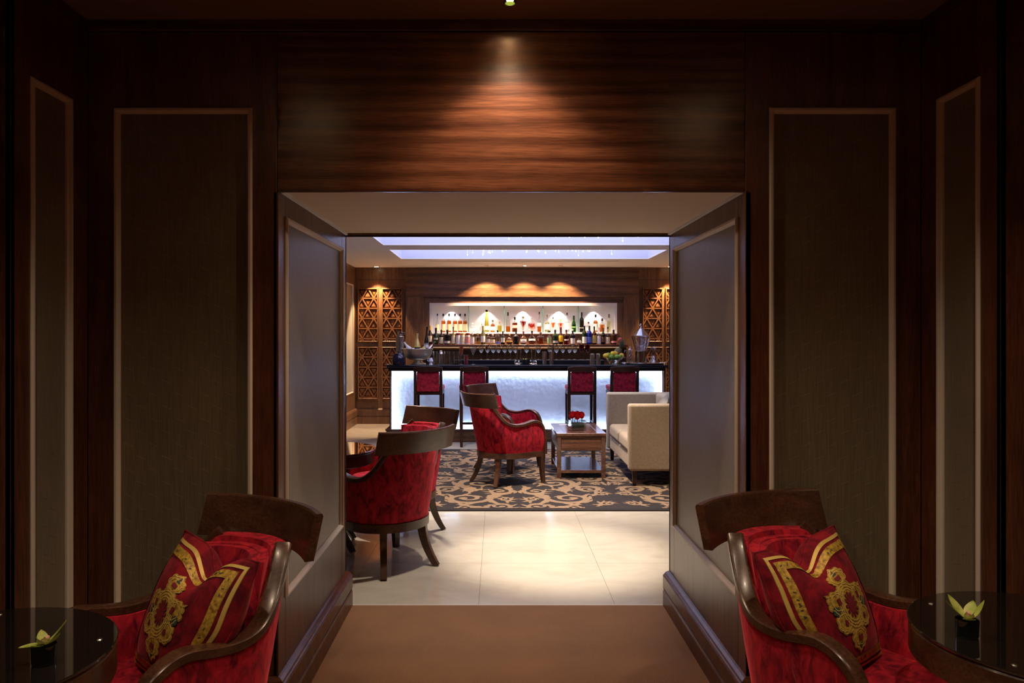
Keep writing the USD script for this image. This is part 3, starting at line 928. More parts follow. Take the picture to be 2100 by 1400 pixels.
def build_cushion(loc, R, label, mirror=1, dent=(0.0, 1.0), seed=0):
    """Square velvet cushion with gold band and medallion. R columns: right, up, normal in the world."""
    W_, H_, T_ = .48, .45, .11
    x = UsdGeom.Xform.Define(stage, numbered('/World/cushion'))
    Mx = Gf.Matrix4d(*[float(a) for a in np.vstack([np.c_[R.T, np.zeros(3)], [*loc, 1]]).ravel()])
    x.AddTransformOp().Set(Mx)
    t = tag(x, label, 'cushion', 'red cushions with gold embroidery in the foreground armchairs')

    def surf(u, v, side=1, lift=0.0):
        u, v = np.asarray(u, float), np.asarray(v, float)
        a, b = np.clip(np.abs(u), 0, 1), np.clip(np.abs(v), 0, 1)
        th = T_ * (1 - a ** 2.2) ** .72 * (1 - b ** 2.4) ** .62
        # pinched top edge, sagging sides
        wx = W_ / 2 * u * (1 - .05 * (1 - b ** 2) * a)
        wy = H_ / 2 * v * (1 - .05 * (1 - a ** 2) * b)
        d = np.exp(-((u - mirror * .18) / .26) ** 2) * sm(.15, 1.0, v)
        wy = wy - .075 * d
        th = th * (1 - .35 * d)
        d2 = np.exp(-((v + .25) / .22) ** 2) * sm(.3, 1.0, u * mirror)
        wx = wx - mirror * .03 * d2
        cr = .006 * (meshkit.fbm(np.stack([u * 2.2 + seed, v * 2.2, u * 0], -1), 3) - .5)
        return np.stack([wx, wy, side * (th + cr + lift)], -1)
    n = 41
    g = np.sin(np.linspace(-1, 1, n) * PI / 2)
    uu, vv = np.meshgrid(g, g, indexing='ij')
    A = surf(uu, vv, 1).reshape(-1, 3)
    B = surf(uu, vv, -1).reshape(-1, 3)
    f = []
    for i in range(n - 1):
        for j in range(n - 1):
            q = i * n + j
            f += [(q, q + n, q + n + 1), (q, q + n + 1, q + 1), (n * n + q, n * n + q + n + 1, n * n + q + n), (n * n + q, n * n + q + 1, n * n + q + n + 1)]
    m = tm(np.vstack([A, B]), f)
    m.merge_vertices()
    obj('cover', m, 'velvet_cushion', t, smooth=True)
    rim_p = [surf(a, b)[()] for a, b in [(q, -.999) for q in np.linspace(-1, 1, 20)] + [(.999, q) for q in np.linspace(-1, 1, 20)[1:]] + [(q, .999) for q in np.linspace(1, -1, 20)[1:]] + [(-.999, q) for q in np.linspace(1, -1, 20)[1:-1]]]
    rim_p = np.array(rim_p); rim_p[:, 2] *= .2
    obj('piping', tube(rim_p, .004, 6, closed=True), 'velvet_cushion', t, smooth=60)

    def applique(name, poly, lift, material, thick=.002, cell=.012):
        """A flat shape (in metres on the face) draped on the cushion's front with a little thickness."""
        polys = list(poly.geoms) if hasattr(poly, 'geoms') else [poly]
        vs, fs, o = [], [], 0
        for p in polys:
            if not isinstance(p, Polygon) or p.area < 1e-7:
                continue
            p = p.segmentize(cell)
            x0, y0, x1, y1 = p.bounds
            cells = []
            for xa in np.arange(x0, x1, cell * 2):
                for ya in np.arange(y0, y1, cell * 2):
                    q = p.intersection(sbox(xa, ya, xa + cell * 2, ya + cell * 2))
                    for r_ in (q.geoms if hasattr(q, 'geoms') else [q]):
                        if isinstance(r_, Polygon) and r_.area > 1e-8:
                            cells.append(r_)
            for r_ in cells:
                v2, f2 = trimesh.creation.triangulate_polygon(r_)
                vs.append(v2); fs.append(np.asarray(f2) + o); o += len(v2)
            b = p.boundary
            for ring in (b.geoms if hasattr(b, 'geoms') else [b]):
                pass
        v2, f2 = np.vstack(vs), np.vstack(fs)
        P = surf(np.clip(v2[:, 0] / (W_ / 2), -.995, .995), np.clip(v2[:, 1] / (H_ / 2), -.995, .995), 1, lift)
        Q = surf(np.clip(v2[:, 0] / (W_ / 2), -.995, .995), np.clip(v2[:, 1] / (H_ / 2), -.995, .995), 1, lift - thick)
        # skirt by a slight shrink underneath is invisible; top sheet plus under sheet
        fa = f2.copy()
        a_, b_, c_ = P[fa[:, 0]], P[fa[:, 1]], P[fa[:, 2]]
        flip = np.cross(b_ - a_, c_ - a_)[:, 2] < 0
        fa[flip] = fa[flip][:, ::-1]
        return obj(name, tm(np.vstack([P, Q]), np.vstack([fa, fa[:, ::-1] + len(P)])), material, t, kind='stuff' if name in ('band_stitching', 'medallion_cord') else None)
    rect = lambda d: sbox(-W_ / 2 + d, -H_ / 2 + d, W_ / 2 - d, H_ / 2 - d)
    applique('gold_line', rect(.020) - rect(.030), .003, 'embroidery_pale')
    band = rect(.040) - rect(.067)
    bd = applique('gold_band', band, .003, 'embroidery_gold')
    r = random.Random(seed)
    marks = []
    for k in range(46):
        e = r.random() * 2 * (W_ + H_ - .21)
        w2, h2 = W_ - .107, H_ - .107
        e = e % (2 * (w2 + h2))
        if e < w2: q = (-w2 / 2 + e, h2 / 2)
        elif e < w2 + h2: q = (w2 / 2, h2 / 2 - (e - w2))
        elif e < 2 * w2 + h2: q = (w2 / 2 - (e - w2 - h2), -h2 / 2)
        else: q = (-w2 / 2, -h2 / 2 + (e - 2 * w2 - h2))
        marks.append(affinity.rotate(sbox(q[0] - .004, q[1] - .0012, q[0] + .004, q[1] + .0012), r.uniform(0, 180)))
    applique('band_stitching', unary_union(marks).intersection(band), .0045, 'embroidery_green')
    # medallion: oval heart, scrolled lobes, top and bottom plumes
    def scallop(cx, cy, rx, ry, n=14, d=.08, a0=0):
        th = np.linspace(0, 2 * PI, n * 8, endpoint=False)
        rr = 1 + d * np.abs(np.sin(th * n / 2))
        return Polygon(np.c_[cx + rx * rr * np.cos(th + a0), cy + ry * rr * np.sin(th + a0)])
    base = unary_union([scallop(0, 0, .060, .076), scallop(0, .098, .038, .034, 9, .16), scallop(0, -.098, .038, .036, 9, .14), scallop(.058, .020, .040, .034, 8, .16), scallop(-.058, .020, .040, .034, 8, .16),
                        scallop(.054, -.042, .034, .034, 8, .14), scallop(-.054, -.042, .034, .034, 8, .14), Polygon([(-.022, .120), (0, .148), (.022, .120)]), Polygon([(-.02, -.122), (0, -.150), (.02, -.122)]),
                        Polygon([(.07, .045), (.105, .052), (.08, .015)]), Polygon([(-.07, .045), (-.105, .052), (-.08, .015)])])
    applique('medallion', base, .004, 'embroidery_gold', cell=.008)
    rings = unary_union([scallop(0, 0, a, a * 1.24, 18, .03).boundary.buffer(.0016) for a in (.054, .046, .038)] + [scallop(sx * .056, y, .026, .024, 7, .1).boundary.buffer(.0014) for sx in (-1, 1) for y in (.020, -.042)] +
                        [scallop(0, sy * .098, .026, .022, 7, .1).boundary.buffer(.0014) for sy in (-1, 1)] + [base.buffer(-.005).boundary.buffer(.0013)])
    applique('medallion_cord', rings, .006, 'embroidery_pale', cell=.008)
    rays = unary_union([affinity.rotate(Polygon([(.005, 0), (.010, .0042), (.029, .0036), (.032, 0), (.029, -.0036), (.010, -.0042)]), 360 * k / 12, origin=(0, 0)) for k in range(12)])
    heart = affinity.scale(Point(0, 0).buffer(.006).union(rays), 1, 1.25, origin=(0, 0))
    panes = unary_union([affinity.rotate(sbox(-.010, -.007, .010, .007), a, origin=(0, 0)).buffer(0) for a in ()] + [sbox(-.011, .088, .011, .104), sbox(-.011, -.108, .011, -.092), affinity.rotate(sbox(.046, .010, .060, .030), -12), affinity.rotate(sbox(-.060, .010, -.046, .030), 12),
                         affinity.rotate(sbox(.046, -.052, .058, -.036), 14), affinity.rotate(sbox(-.058, -.052, -.046, -.036), -14)])
    applique('sunburst', heart, .007, 'embroidery_red', cell=.01)
    for pn in panes.geoms:
        applique('red_inlay', pn, .007, 'embroidery_red', cell=.01)
    for g_ in [scallop(.078, -.004, .012, .012, 6, .3), scallop(-.078, -.004, .012, .012, 6, .3), Polygon([(-.008, .112), (0, .134), (.008, .112)]), Polygon([(-.008, -.118), (0, -.138), (.008, -.118)])]:
        applique('green_stitching', g_, .006, 'embroidery_green')
    return t


def frame_from(normal_deg, lean_deg, roll_deg):
    """Right / up / normal of a cushion whose face looks towards normal_deg (in plan) and leans back."""
    a, l, r = map(math.radians, (normal_deg, lean_deg, roll_deg))
    n = np.array([math.cos(a) * math.cos(l), math.sin(a) * math.cos(l), math.sin(l)])
    right = np.cross([0, 0, 1.0], n); right /= np.linalg.norm(right)
    up = np.cross(n, right)
    r2, u2 = math.cos(r) * right - math.sin(r) * up, math.sin(r) * right + math.cos(r) * up
    return np.stack([r2, u2, n], 1)


build_cushion((-.962, 2.385, .655), frame_from(229, 22, 2), 'red cushion with gold medallion in the left foreground armchair', 1, seed=1)
build_cushion((1.052, 2.46, .655), frame_from(-54, 22, -2), 'red cushion with gold medallion in the right foreground armchair', -1, seed=4)

# ================================================================== ROUND TABLES


def build_round_table(loc, label, R=.35, H_=.72):
    t = thing('round_table', label, 'side table', loc, 0, 'dark round tables with glass tops')
    obj('glass_top', lathe([(0, H_ - .008), (R - .002, H_ - .008), (R, H_ - .005), (R, H_ - .002), (R - .003, H_), (0, H_)], 96), 'table_glass', t, smooth=30)
    obj('drum', lathe([(0, H_ - .10), (R - .014, H_ - .10), (R - .004, H_ - .094), (R - .004, H_ - .018), (R - .008, H_ - .012), (R - .010, H_ - .0085), (0, H_ - .0085)], 96), 'walnut_chair', t, smooth=30)
    obj('column', box(-.06, .06, -.06, .06, .13, H_ - .10, .004), 'walnut_stool', t)
    for k in range(4):
        a = PI / 4 + k * PI / 2
        tt = np.linspace(0, 1, 10)
        P = np.array([[math.cos(a) * (.05 + .22 * q), math.sin(a) * (.05 + .22 * q), .20 - .185 * q ** 1.6 + .0] for q in tt])
        lg = obj('leg', sweep(P, .04 - .01 * tt, .05 - .018 * tt, (-math.sin(a), math.cos(a), 0), round_=.15), 'walnut_stool', t, smooth=30)
        obj('ferrule', lathe([(0, 0), (.013, 0), (.016, .012), (.016, .022), (0, .022)], 12, math.cos(a) * .262, math.sin(a) * .262, 0), 'silver', lg)
    for k in range(4):
        a = k * PI / 2 + .35
        obj('clip', lathe([(0, H_ + .0003), (.008, H_ + .0003), (.006, H_ + .003), (0, H_ + .0035)], 10, math.cos(a) * (R - .045), math.sin(a) * (R - .045), 0), 'chrome_ring', t)
    return t


mat('table_glass', {'p': ('principled_bsdf', {'base_color': (0.010, 0.008, 0.007), 'roughness': 0.03, 'specular_ior_level': 0.6, 'coat_weight': 1.0, 'coat_roughness': 0.01})})
rt = build_round_table((-1.368, 1.940, 0), 'dark round glass-topped table at the left foreground with a floating orchid')
dup(rt.GetPrim(), (1.528, 2.083, 0), 20, 'dark round glass-topped table at the right foreground with a floating orchid')
dup(rt.GetPrim(), (-1.235, 5.44, 0), 10, 'dark round table in the bar room, partly hidden by the left jamb')

# orchids in black votive bowls


def petal(L_, W_, curl, a, base_r=.006, lift=0.2, z0=0.0):
    n, m_ = 12, 7
    v, f = [], []
    for i in range(n):
        q = i / (n - 1)
        w = W_ * math.sin(PI * min(1, q * .93 + .07)) ** .75 * (1 - .1 * q)
        r = base_r + L_ * q
        z = z0 + lift * L_ * q + curl * L_ * q * q
        for j in range(m_):
            s = -1 + 2 * j / (m_ - 1)
            v.append((r, w / 2 * s, z + .10 * W_ * (s * s)))
    for i in range(n - 1):
        for j in range(m_ - 1):
            k = i * m_ + j
            f += [(k, k + m_, k + m_ + 1), (k, k + m_ + 1, k + 1)]
    V = np.array(v)
    k = len(V)
    V = np.vstack([V, V - [0, 0, .0012]])
    f = f + [(c + k, b + k, a_ + k) for a_, b, c in f]
    m = tm(V, f)
    m.apply_transform(trimesh.transformations.rotation_matrix(a, [0, 0, 1]))
    return m


mat('orchid_petal', {'t': ('texture_coordinate', {}), 'n': ('noise_texture', {'scale': 40.0, 'detail': 3.0}), 'r': ('rgb_ramp', {'ramp': [(0.35, (0.38, 0.46, 0.06)), (0.7, (0.66, 0.66, 0.22))]}),
    'p': ('principled_bsdf', {'roughness': 0.5}), 'tr': ('translucent_bsdf', {}), 'x': ('mix_closure', {'fac': 0.25})},
    [('t.object', 'n.vector'), ('n.fac', 'r.fac'), ('r.color', 'p.base_color'), ('r.color', 'tr.color'), ('p.BSDF', 'x.closure1'), ('tr.BSDF', 'x.closure2')], 'x.closure')
plain('orchid_pale', (0.72, 0.66, 0.40), 0.5)
plain('orchid_magenta', (0.30, 0.012, 0.06), 0.5)
plain('orchid_pink', (0.62, 0.30, 0.24), 0.5)
plain('black_glass', (0.006, 0.006, 0.006), 0.05, coat_weight=.5)
TOP = .72


def orchid(loc, label, angles, face):
    b = thing('votive_bowl', label.replace('green orchid floating in', 'small black glass bowl holding a green orchid, on').replace(' the black bowl on', ''), 'bowl', loc, 0)
    obj('cup', lathe([(0, 0), (.024, 0), (.0268, .002), (.028, .006), (.0295, .048), (.0285, .0485), (.027, .047), (.026, .012), (0, .011)], 40), 'black_glass', b, smooth=40)
    obj('water', lathe([(0, .036), (.0265, .036), (.0265, .038), (0, .038)], 24), 'black_glass', b)
    t = thing('orchid', label, 'flower', (loc[0], loc[1], loc[2] + .046), face)
    for a, L_, W_, lift, curl in angles:
        obj('petal', petal(L_, W_, curl, math.radians(a), .004, lift, .002), 'orchid_petal', t, smooth=True)
    obj('lip', cat(petal(.024, .020, .5, math.radians(270), .003, .35, .004), petal(.016, .014, .6, math.radians(235), .003, .8, .004), petal(.016, .014, .6, math.radians(305), .003, .8, .004)), 'orchid_pale', t, smooth=True)
    obj('throat', moved(trimesh.creation.icosphere(2, .0065), (.001, -.004, .012)), 'orchid_magenta', t, smooth=True)
    cm = trimesh.creation.icosphere(2, .006); cm.apply_scale([.8, 1.4, 1.0])
    obj('column', moved(cm, (.006, .004, .017)), 'orchid_pink', t, smooth=True)


orchid((-1.143, 1.897, TOP), 'green orchid floating in the black bowl on the left round table', [(200, .052, .026, .05, -.1), (20, .046, .034, .75, .4), (-15, .046, .026, .25, .45), (130, .036, .026, .55, .1), (250, .030, .030, .1, .1)], 0)
orchid((1.286, 2.065, TOP), 'green orchid floating in the black bowl on the right round table', [(170, .050, .020, .75, .2), (120, .048, .034, .95, .1), (40, .044, .034, .75, .1), (0, .044, .024, .45, .7), (255, .032, .034, .15, .2)], 0)

# ================================================================== RUG
def spiral(cx, cy, r0, turns, a0, d=1, w0=.06, w1=.03, n=60, shrink=.82):
    q = np.linspace(0, 1, n)
    r = r0 * (1 - shrink * q ** .9)
    a = a0 + d * 2 * PI * turns * q
    p = np.c_[cx + r * np.cos(a), cy + r * np.sin(a)]
    w = w0 + (w1 - w0) * q
    segs = [LineString(p[i:i + 2]).buffer((w[i] + w[i + 1]) / 4, quad_segs=3) for i in range(n - 1)]
    segs.append(Point(p[-1]).buffer(w1 * 1.25, quad_segs=4))
    return unary_union(segs), p
def acanthus(x, y, a, L, W, bend):
    """Lobed leaf that curls at its tip."""
    q = np.linspace(0, 1, 40)
    th = bend * q * 1.6
    sx = np.cumsum(np.cos(th)) / 40 * L; sy = np.cumsum(np.sin(th)) / 40 * L
    nx, ny = -np.sin(th), np.cos(th)
    env = np.sin(PI * np.clip(q*.93+.05,0,1) ** .8)
    lob = 1 + .38 * np.abs(np.sin(q * PI * 3.5)) - .2
    wo = W / 2 * env * lob; wi = W / 2 * env * .7
    s = 1 if bend > 0 else -1
    up = np.c_[sx - s * nx * wo, sy - s * ny * wo]; dn = np.c_[sx + s * nx * wi, sy + s * ny * wi][::-1]
    p = Polygon(np.vstack([up, dn])).buffer(0)
    return affinity.translate(affinity.rotate(p, math.degrees(a), origin=(0, 0)), x, y)
def scroll_tile(TW, TH):
    R = random.Random(11)
    circ = []
    for r, n in ((.27, 300), (.21, 400), (.16, 600), (.115, 900), (.085, 900)):
        for _ in range(n):
            x, y = R.uniform(r * .97, TW / 2 - r * .97), R.uniform(0, TH)
            if all(math.hypot(x - c[0], min(abs(y - c[1]), TH - abs(y - c[1]))) > (r + c[2]) * .98 for c in circ):
                circ.append((x, y, r))
    shapes = []
    for cx, cy, r in circ:
        k = r / .27
        d = 1 if R.random() < .5 else -1
        rr = r * .80
        s, p = spiral(cx, cy, rr, 1.15 + .35 * k, R.uniform(0, 2 * PI), d, .080 * k ** .6, .038 * k ** .6)
        shapes.append(s)
        for i in range(0, 34, 5):
            tv = p[i + 1] - p[i]
            a = math.atan2(tv[1], tv[0]) - d * R.uniform(.15, .45)
            f = 1 - i / 70
            shapes.append(acanthus(p[i][0], p[i][1], a, .30 * k ** .8 * f, .085 * k ** .6 * f, d * R.uniform(-.5, .9)))
        tv = p[0] - p[1]
        a = math.atan2(tv[1], tv[0])
        for da, L, b in ((-.45, .28, -1.0), (0.05, .36, .6), (.5, .28, 1.1)):
            shapes.append(acanthus(p[0][0], p[0][1], a + da, L * k ** .8, .10 * k ** .6, b * d))
    s = unary_union(shapes)
    s = unary_union([s, affinity.translate(s, 0, TH), affinity.translate(s, 0, -TH)]).buffer(-.004).intersection(sbox(.004, 0, TW / 2, TH))
    m = affinity.scale(s, -1, 1, origin=(0, 0))
    return unary_union([s, m]).simplify(.003)


RX0_, RX1_, RY0, RY1 = -2.2, 3.3, 6.58, 10.06
rug = thing('rug', 'dark brown rug with gold acanthus scrolls in front of the bar', 'rug', (0, 0, 0))
obj('base', box(RX0_, RX1_, RY0, RY1, .0002, .010, .003), 'rug_dark', rug)
TW, TH = 1.84, 1.46
tile_poly = scroll_tile(TW, TH)
fld = sbox(RX0_ + .07, RY0 + .07, RX1_ - .07, RY1 - .07)
allp = []
for i in range(-1, 4):
    for j in range(3):
        q = affinity.translate(tile_poly, RX0_ + (i + .8) * TW, RY0 - .35 + j * TH)
        q = q.intersection(fld)
        for g_ in (q.geoms if hasattr(q, 'geoms') else [q]):
            if isinstance(g_, Polygon) and g_.area > 2e-4:
                allp.append(g_)
obj('scrollwork', extrude(MultiPolygon(allp), .002, .010), 'rug_gold', rug, kind='stuff')
brd = [sbox(RX0_ + .035, RY0 + .035, RX1_ - .035, RY1 - .035) - sbox(RX0_ + .043, RY0 + .043, RX1_ - .043, RY1 - .043)]
obj('border_line', extrude(brd[0], .001, .010), 'rug_dark', rug)

# ================================================================== COFFEE TABLE
ct = thing('coffee_table', 'low walnut coffee table with drawer and lower shelf, between armchairs and sofa', 'coffee table', (0, 0, RUGZ))
x0, x1, y0, y1 = .630, 1.148, 8.02, 8.92
hz = .478
leg = .045
for a, b in ((x0, y0), (x1 - leg, y0), (x0, y1 - leg), (x1 - leg, y1 - leg)):
    obj('leg', box(a, a + leg, b, b + leg, .0042, hz - .032, .003), 'walnut_table', ct)
obj('table_top', cat(box(x0 - .006, x1 + .006, y0 - .006, y0 + .09, hz - .032, hz, .003), box(x0 - .006, x1 + .006, y1 - .09, y1 + .006, hz - .032, hz, .003), box(x0 - .006, x0 + .08, y0 + .0905, y1 - .0905, hz - .032, hz, .003), box(x1 - .08, x1 + .006, y0 + .0905, y1 - .0905, hz - .032, hz, .003)), 'walnut_table', ct)
obj('inset_panel', box(x0 + .081, x1 - .081, y0 + .091, y1 - .091, hz - .03, hz - .003), 'walnut_table', ct)
dr = obj('drawer', box(x0 + leg + .002, x1 - leg - .002, y0 + .006, y0 + .03, hz - .185, hz - .034, .003), 'walnut_drawer', ct)
obj('apron', cat(box(x0 + .006, x0 + .025, y0 + leg, y1 - leg, hz - .185, hz - .033), box(x1 - .025, x1 - .006, y0 + leg, y1 - leg, hz - .185, hz - .033), box(x0 + leg, x1 - leg, y1 - .025, y1 - .006, hz - .185, hz - .033)), 'walnut_drawer', ct)
obj('shelf', box(x0 + .012, x1 - .012, y0 + .012, y1 - .012, .062, .082, .002), 'walnut_table', ct)
obj('shelf_edge', box(x0 + leg, x1 - leg, y0 + .004, y0 + .0115, .055, .084), 'walnut_table', ct)
for a in (x0, x1 - leg):
    obj('foot', box(a + .004, a + leg - .004, y0 + .004, y0 + leg - .004, 0, .004), 'champagne_trim', ct)

# roses in a square glass vase
VXc, VYc, VZ = .87, 8.33, RUGZ + hz - .0
vs = thing('vase', 'square clear glass vase on the coffee table', 'vase', (VXc, VYc, VZ), 12)
w = .085
obj('glass', cat(box(-w, w, -w, -w + .004, 0, .11), box(-w, w, w - .004, w, 0, .11), box(-w, -w + .004, -w + .004, w - .004, 0, .11), box(w - .004, w, -w + .004, w - .004, 0, .11), box(-w + .004, w - .004, -w + .004, w - .004, 0, .008)), 'glass_clear', vs)
plain('moss', (0.022, 0.032, 0.016), 0.8)
plain('stem_green', (0.05, 0.11, 0.05), 0.6)
plain('rose_red', (0.50, 0.004, 0.014), 0.6)
plain('rose_dark', (0.25, 0.002, 0.010), 0.6)
obj('moss', box(-w + .006, w - .006, -w + .006, w - .006, .009, .062, .01), 'moss', vs)


def rose(loc, label, first=None):
    if first is not None:
        return dup(first.GetPrim(), loc, random.Random(int(loc[0] * 1e4)).uniform(0, 360), label)
    t = thing('rose', label, 'flower', loc, 0, 'red roses in the square vase')
    rr = random.Random(4)
    for k in range(11):
        a = k * 2.399
        q = k / 10
        r = .006 + .026 * q
        n, m_ = 7, 7
        v, f = [], []
        for i in range(n):
            for j in range(m_):
                s = (j / (m_ - 1) - .5) * (1.9 - .6 * q)
                z = i / (n - 1)
                rad = r * (.55 + .5 * math.sin(z * PI * .62)) + .006 * q * z * z
                v.append((rad * math.cos(a + s), rad * math.sin(a + s), -.024 + .064 * z * (1 - .25 * q) - .012 * q * (2 * (j / (m_ - 1)) - 1) ** 2 * z))
        for i in range(n - 1):
            for j in range(m_ - 1):
                c = i * m_ + j
                f += [(c, c + 1, c + m_ + 1), (c, c + m_ + 1, c + m_), (c, c + m_ + 1, c + 1), (c, c + m_, c + m_ + 1)]
        obj('petal', tm(v, f), 'rose_red' if k % 3 else 'rose_dark', t)
    obj('stem', tube([(0, 0, -.018), (.003, 0, -.05), (0, .003, -.115)], .0025, 6), 'stem_green', t)
    return t


first = None
for k, (dx, dy, dz, lab) in enumerate([(-.055, -.03, .150, 'red rose at the front left of the square vase'), (.0, -.055, .142, 'red rose at the front middle of the square vase'), (.055, -.03, .150, 'red rose at the front right of the square vase'),
                                       (-.04, .03, .165, 'red rose at the back left of the square vase'), (.012, .012, .168, 'topmost red rose in the middle of the square vase'), (.06, .035, .158, 'red rose at the back right of the square vase'), (-.012, .06, .155, 'red rose at the far side of the square vase')]):
    r_ = rose((VXc + dx, VYc + dy, VZ + dz), lab, first)
    first = first or r_

# ================================================================== SOFA (faces -x)
so = thing('sofa', 'beige upholstered sofa with square arms at the right of the rug', 'sofa', (0, 0, RUGZ))
sx0, sx1, sy0, sy1 = 1.345, 2.20, 7.60, 9.24
AH = .825


def rbox(a, b, c, d, e, f_, r=.03):
    return trimesh.convex.convex_hull(np.array([p for x in (a + r, b - r) for y in (c + r, d - r) for z in (e + r, f_ - r) for p in (np.array([x, y, z]) + r * SPH)]))


SPH = trimesh.creation.icosphere(2).vertices
obj('arm', rbox(sx0 - .02, sx1, sy0, sy0 + .13, .15, AH, .028), 'chenille_beige', so, smooth=30)
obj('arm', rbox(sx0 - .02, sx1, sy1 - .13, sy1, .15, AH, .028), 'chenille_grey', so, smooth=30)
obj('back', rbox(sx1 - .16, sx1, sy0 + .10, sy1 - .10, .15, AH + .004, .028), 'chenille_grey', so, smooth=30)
obj('base', rbox(sx0 + .012, sx1 - .02, sy0 + .05, sy1 - .05, .15, .30, .015), 'chenille_beige', so, smooth=30)
ym = (sy0 + sy1) / 2
for a, b in ((sy0 + .132, ym - .002), (ym + .002, sy1 - .132)):
    obj('seat_cushion', rbox(sx0 + .0, sx1 - .17, a, b, .302, .452, .045), 'chenille_beige', so, smooth=30)
for a, b in ((sy0 + .134, ym - .003), (ym + .003, sy1 - .134)):
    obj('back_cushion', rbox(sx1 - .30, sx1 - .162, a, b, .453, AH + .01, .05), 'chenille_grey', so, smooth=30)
for a in (sx0 + .02, sx1 - .08):
    for b in (sy0 + .04, sy1 - .09):
        m = box(a, a + .05, b, b + .05, 0, .155, .003)
        v = m.vertices.copy(); v[:, :2] = np.where((v[:, 2] < .08)[:, None], v[:, :2] * .7 + np.array([a + .025, b + .025]) * .3, v[:, :2])
        obj('leg', tm(v, m.faces), 'walnut_stool', so)
# grey scatter cushion peeping over the near arm
x = UsdGeom.Xform.Define(stage, numbered('/World/cushion'))
Rm = frame_from(170, 25, 8)
x.AddTransformOp().Set(Gf.Matrix4d(*[float(a) for a in np.vstack([np.c_[Rm.T, np.zeros(3)], [1.70, 7.99, RUGZ + .455 + .20, 1]]).ravel()]))
tag(x, 'pale grey scatter cushion on the beige sofa, showing above its near arm', 'cushion')
n = 21
g = np.sin(np.linspace(-1, 1, n) * PI / 2)
uu, vv = np.meshgrid(g, g, indexing='ij')
th = .07 * (1 - np.abs(uu) ** 2.6) ** .55 * (1 - np.abs(vv) ** 2.6) ** .55
A = np.stack([.23 * uu * (1 - .06 * (1 - vv ** 2)), .23 * vv * (1 - .06 * (1 - uu ** 2)), th], -1).reshape(-1, 3)
B = A * [1, 1, -1]
f = []
for i in range(n - 1):
    for j in range(n - 1):
        q = i * n + j
        f += [(q, q + n, q + n + 1), (q, q + n + 1, q + 1), (n * n + q, n * n + q + n + 1, n * n + q + n), (n * n + q, n * n + q + 1, n * n + q + n + 1)]
m = tm(np.vstack([A, B]), f); m.merge_vertices()
obj('cover', m, 'chenille_grey', x, smooth=True)
ed = np.array([(.23, q * .23 * (1 - 0), 0) for q in np.linspace(-1, 1, 12)] + [(q * .23, .23, 0) for q in np.linspace(1, -1, 12)[1:]] + [(-.23, q * .23, 0) for q in np.linspace(1, -1, 12)[1:]] + [(q * .23, -.23, 0) for q in np.linspace(-1, 1, 12)[1:-1]])
obj('piping', tube(ed, .005, 6, closed=True), 'chenille_grey', x, smooth=60)

mat('bar_glow_panel', {'g': ('geometry', {}), 'v': ('voronoi_texture', {'scale': 20.0, 'feature': 'smooth_f1'}), 'n': ('noise_texture', {'scale': 9.0, 'detail': 3.0}), 'mx': ('mix_float', {'fac': 0.5}),
    'b': ('bump', {'strength': 0.7, 'distance': 0.05}), 'p': ('principled_bsdf', {'base_color': (0.86, 0.89, 0.95), 'roughness': 0.6})},
    [('g.position', 'v.vector'), ('g.position', 'n.vector'), ('v.distance', 'mx.a'), ('n.fac', 'mx.b'), ('mx.result', 'b.height'), ('b.normal', 'p.normal')])
mat('bar_glass', {'t': ('transparent_bsdf', {'color': (0.96, 0.97, 0.99)}), 'd': ('translucent_bsdf', {'color': (0.9, 0.93, 1.0)}), 'g': ('glossy_bsdf', {'roughness': 0.15}), 'x': ('mix_closure', {'fac': 0.22}), 'y': ('mix_closure', {'fac': 0.05})},
    [('t.BSDF', 'x.closure1'), ('d.BSDF', 'x.closure2'), ('x.closure', 'y.closure1'), ('g.BSDF', 'y.closure2')], 'y.closure')
# ================================================================== BAR
bar = thing('bar_counter', 'long bar with black stone top and glowing white textured front', 'bar', (0, 0, 0))
YB = 10.79                         # plinth front
PZ_ = .182
bx0, bx1 = px(803, YB + .05), px(1358, YB + .05)
px0, px1 = px(792, YB), px(1366, YB)
ctz = 1.104
obj('plinth', cat(box(px0, px1, YB, YB + .62, .0, PZ_ - .022, .004), box(px0 - .012, px1 + .012, YB - .012, YB + .62, PZ_ - .022, PZ_, .003)), 'walnut_bar_across', bar)
cx0, cx1 = px(793, YB - .1), px(1371, YB - .1)
obj('counter_top', box(cx0, cx1, YB - .10, YB + .55, ctz - .04, ctz, .005), 'stone_black', bar)
obj('fascia', box(bx0 - .03, px(1362, YB), YB - .06, YB + .04, ctz - .085, ctz - .04, .003), 'stone_black', bar)
obj('rear_ledge', box(cx0 + .9, px(1236, YB + .5), YB + .34, YB + .55, ctz, ctz + .058, .004), 'stone_black', bar)
z0, z1 = PZ_, ctz - .085
obj('light_box', cat(box(bx0, bx1, YB + .12, YB + .14, z0, z1), box(bx0 - .012, bx0, YB + .05, YB + .14, z0, z1), box(bx1, bx1 + .012, YB + .05, YB + .14, z0, z1)), 'bar_glow_panel', bar)
obj('light_strip', box(bx0, bx1, YB + .085, YB + .105, z1 - .012, z1 - .002), 'led_cool', bar)
obj('light_strip', box(bx0, bx1, YB + .085, YB + .105, z0 + .001, z0 + .012), 'led_cool', bar)
obj('light_strip', box(bx0 + .001, bx0 + .010, YB + .085, YB + .105, z0 + .02, z1 - .02), 'led_cool', bar)
obj('light_strip', box(bx1 - .010, bx1 - .001, YB + .085, YB + .105, z0 + .02, z1 - .02), 'led_cool', bar)
n_p = 4
for k in range(n_p):
    a, b = bx0 + (bx1 - bx0) * k / n_p, bx0 + (bx1 - bx0) * (k + 1) / n_p
    obj('glass_panel', box(a + .001, b - .001, YB + .045, YB + .055, z0 + .002, z1 - .001), 'bar_glass', bar)
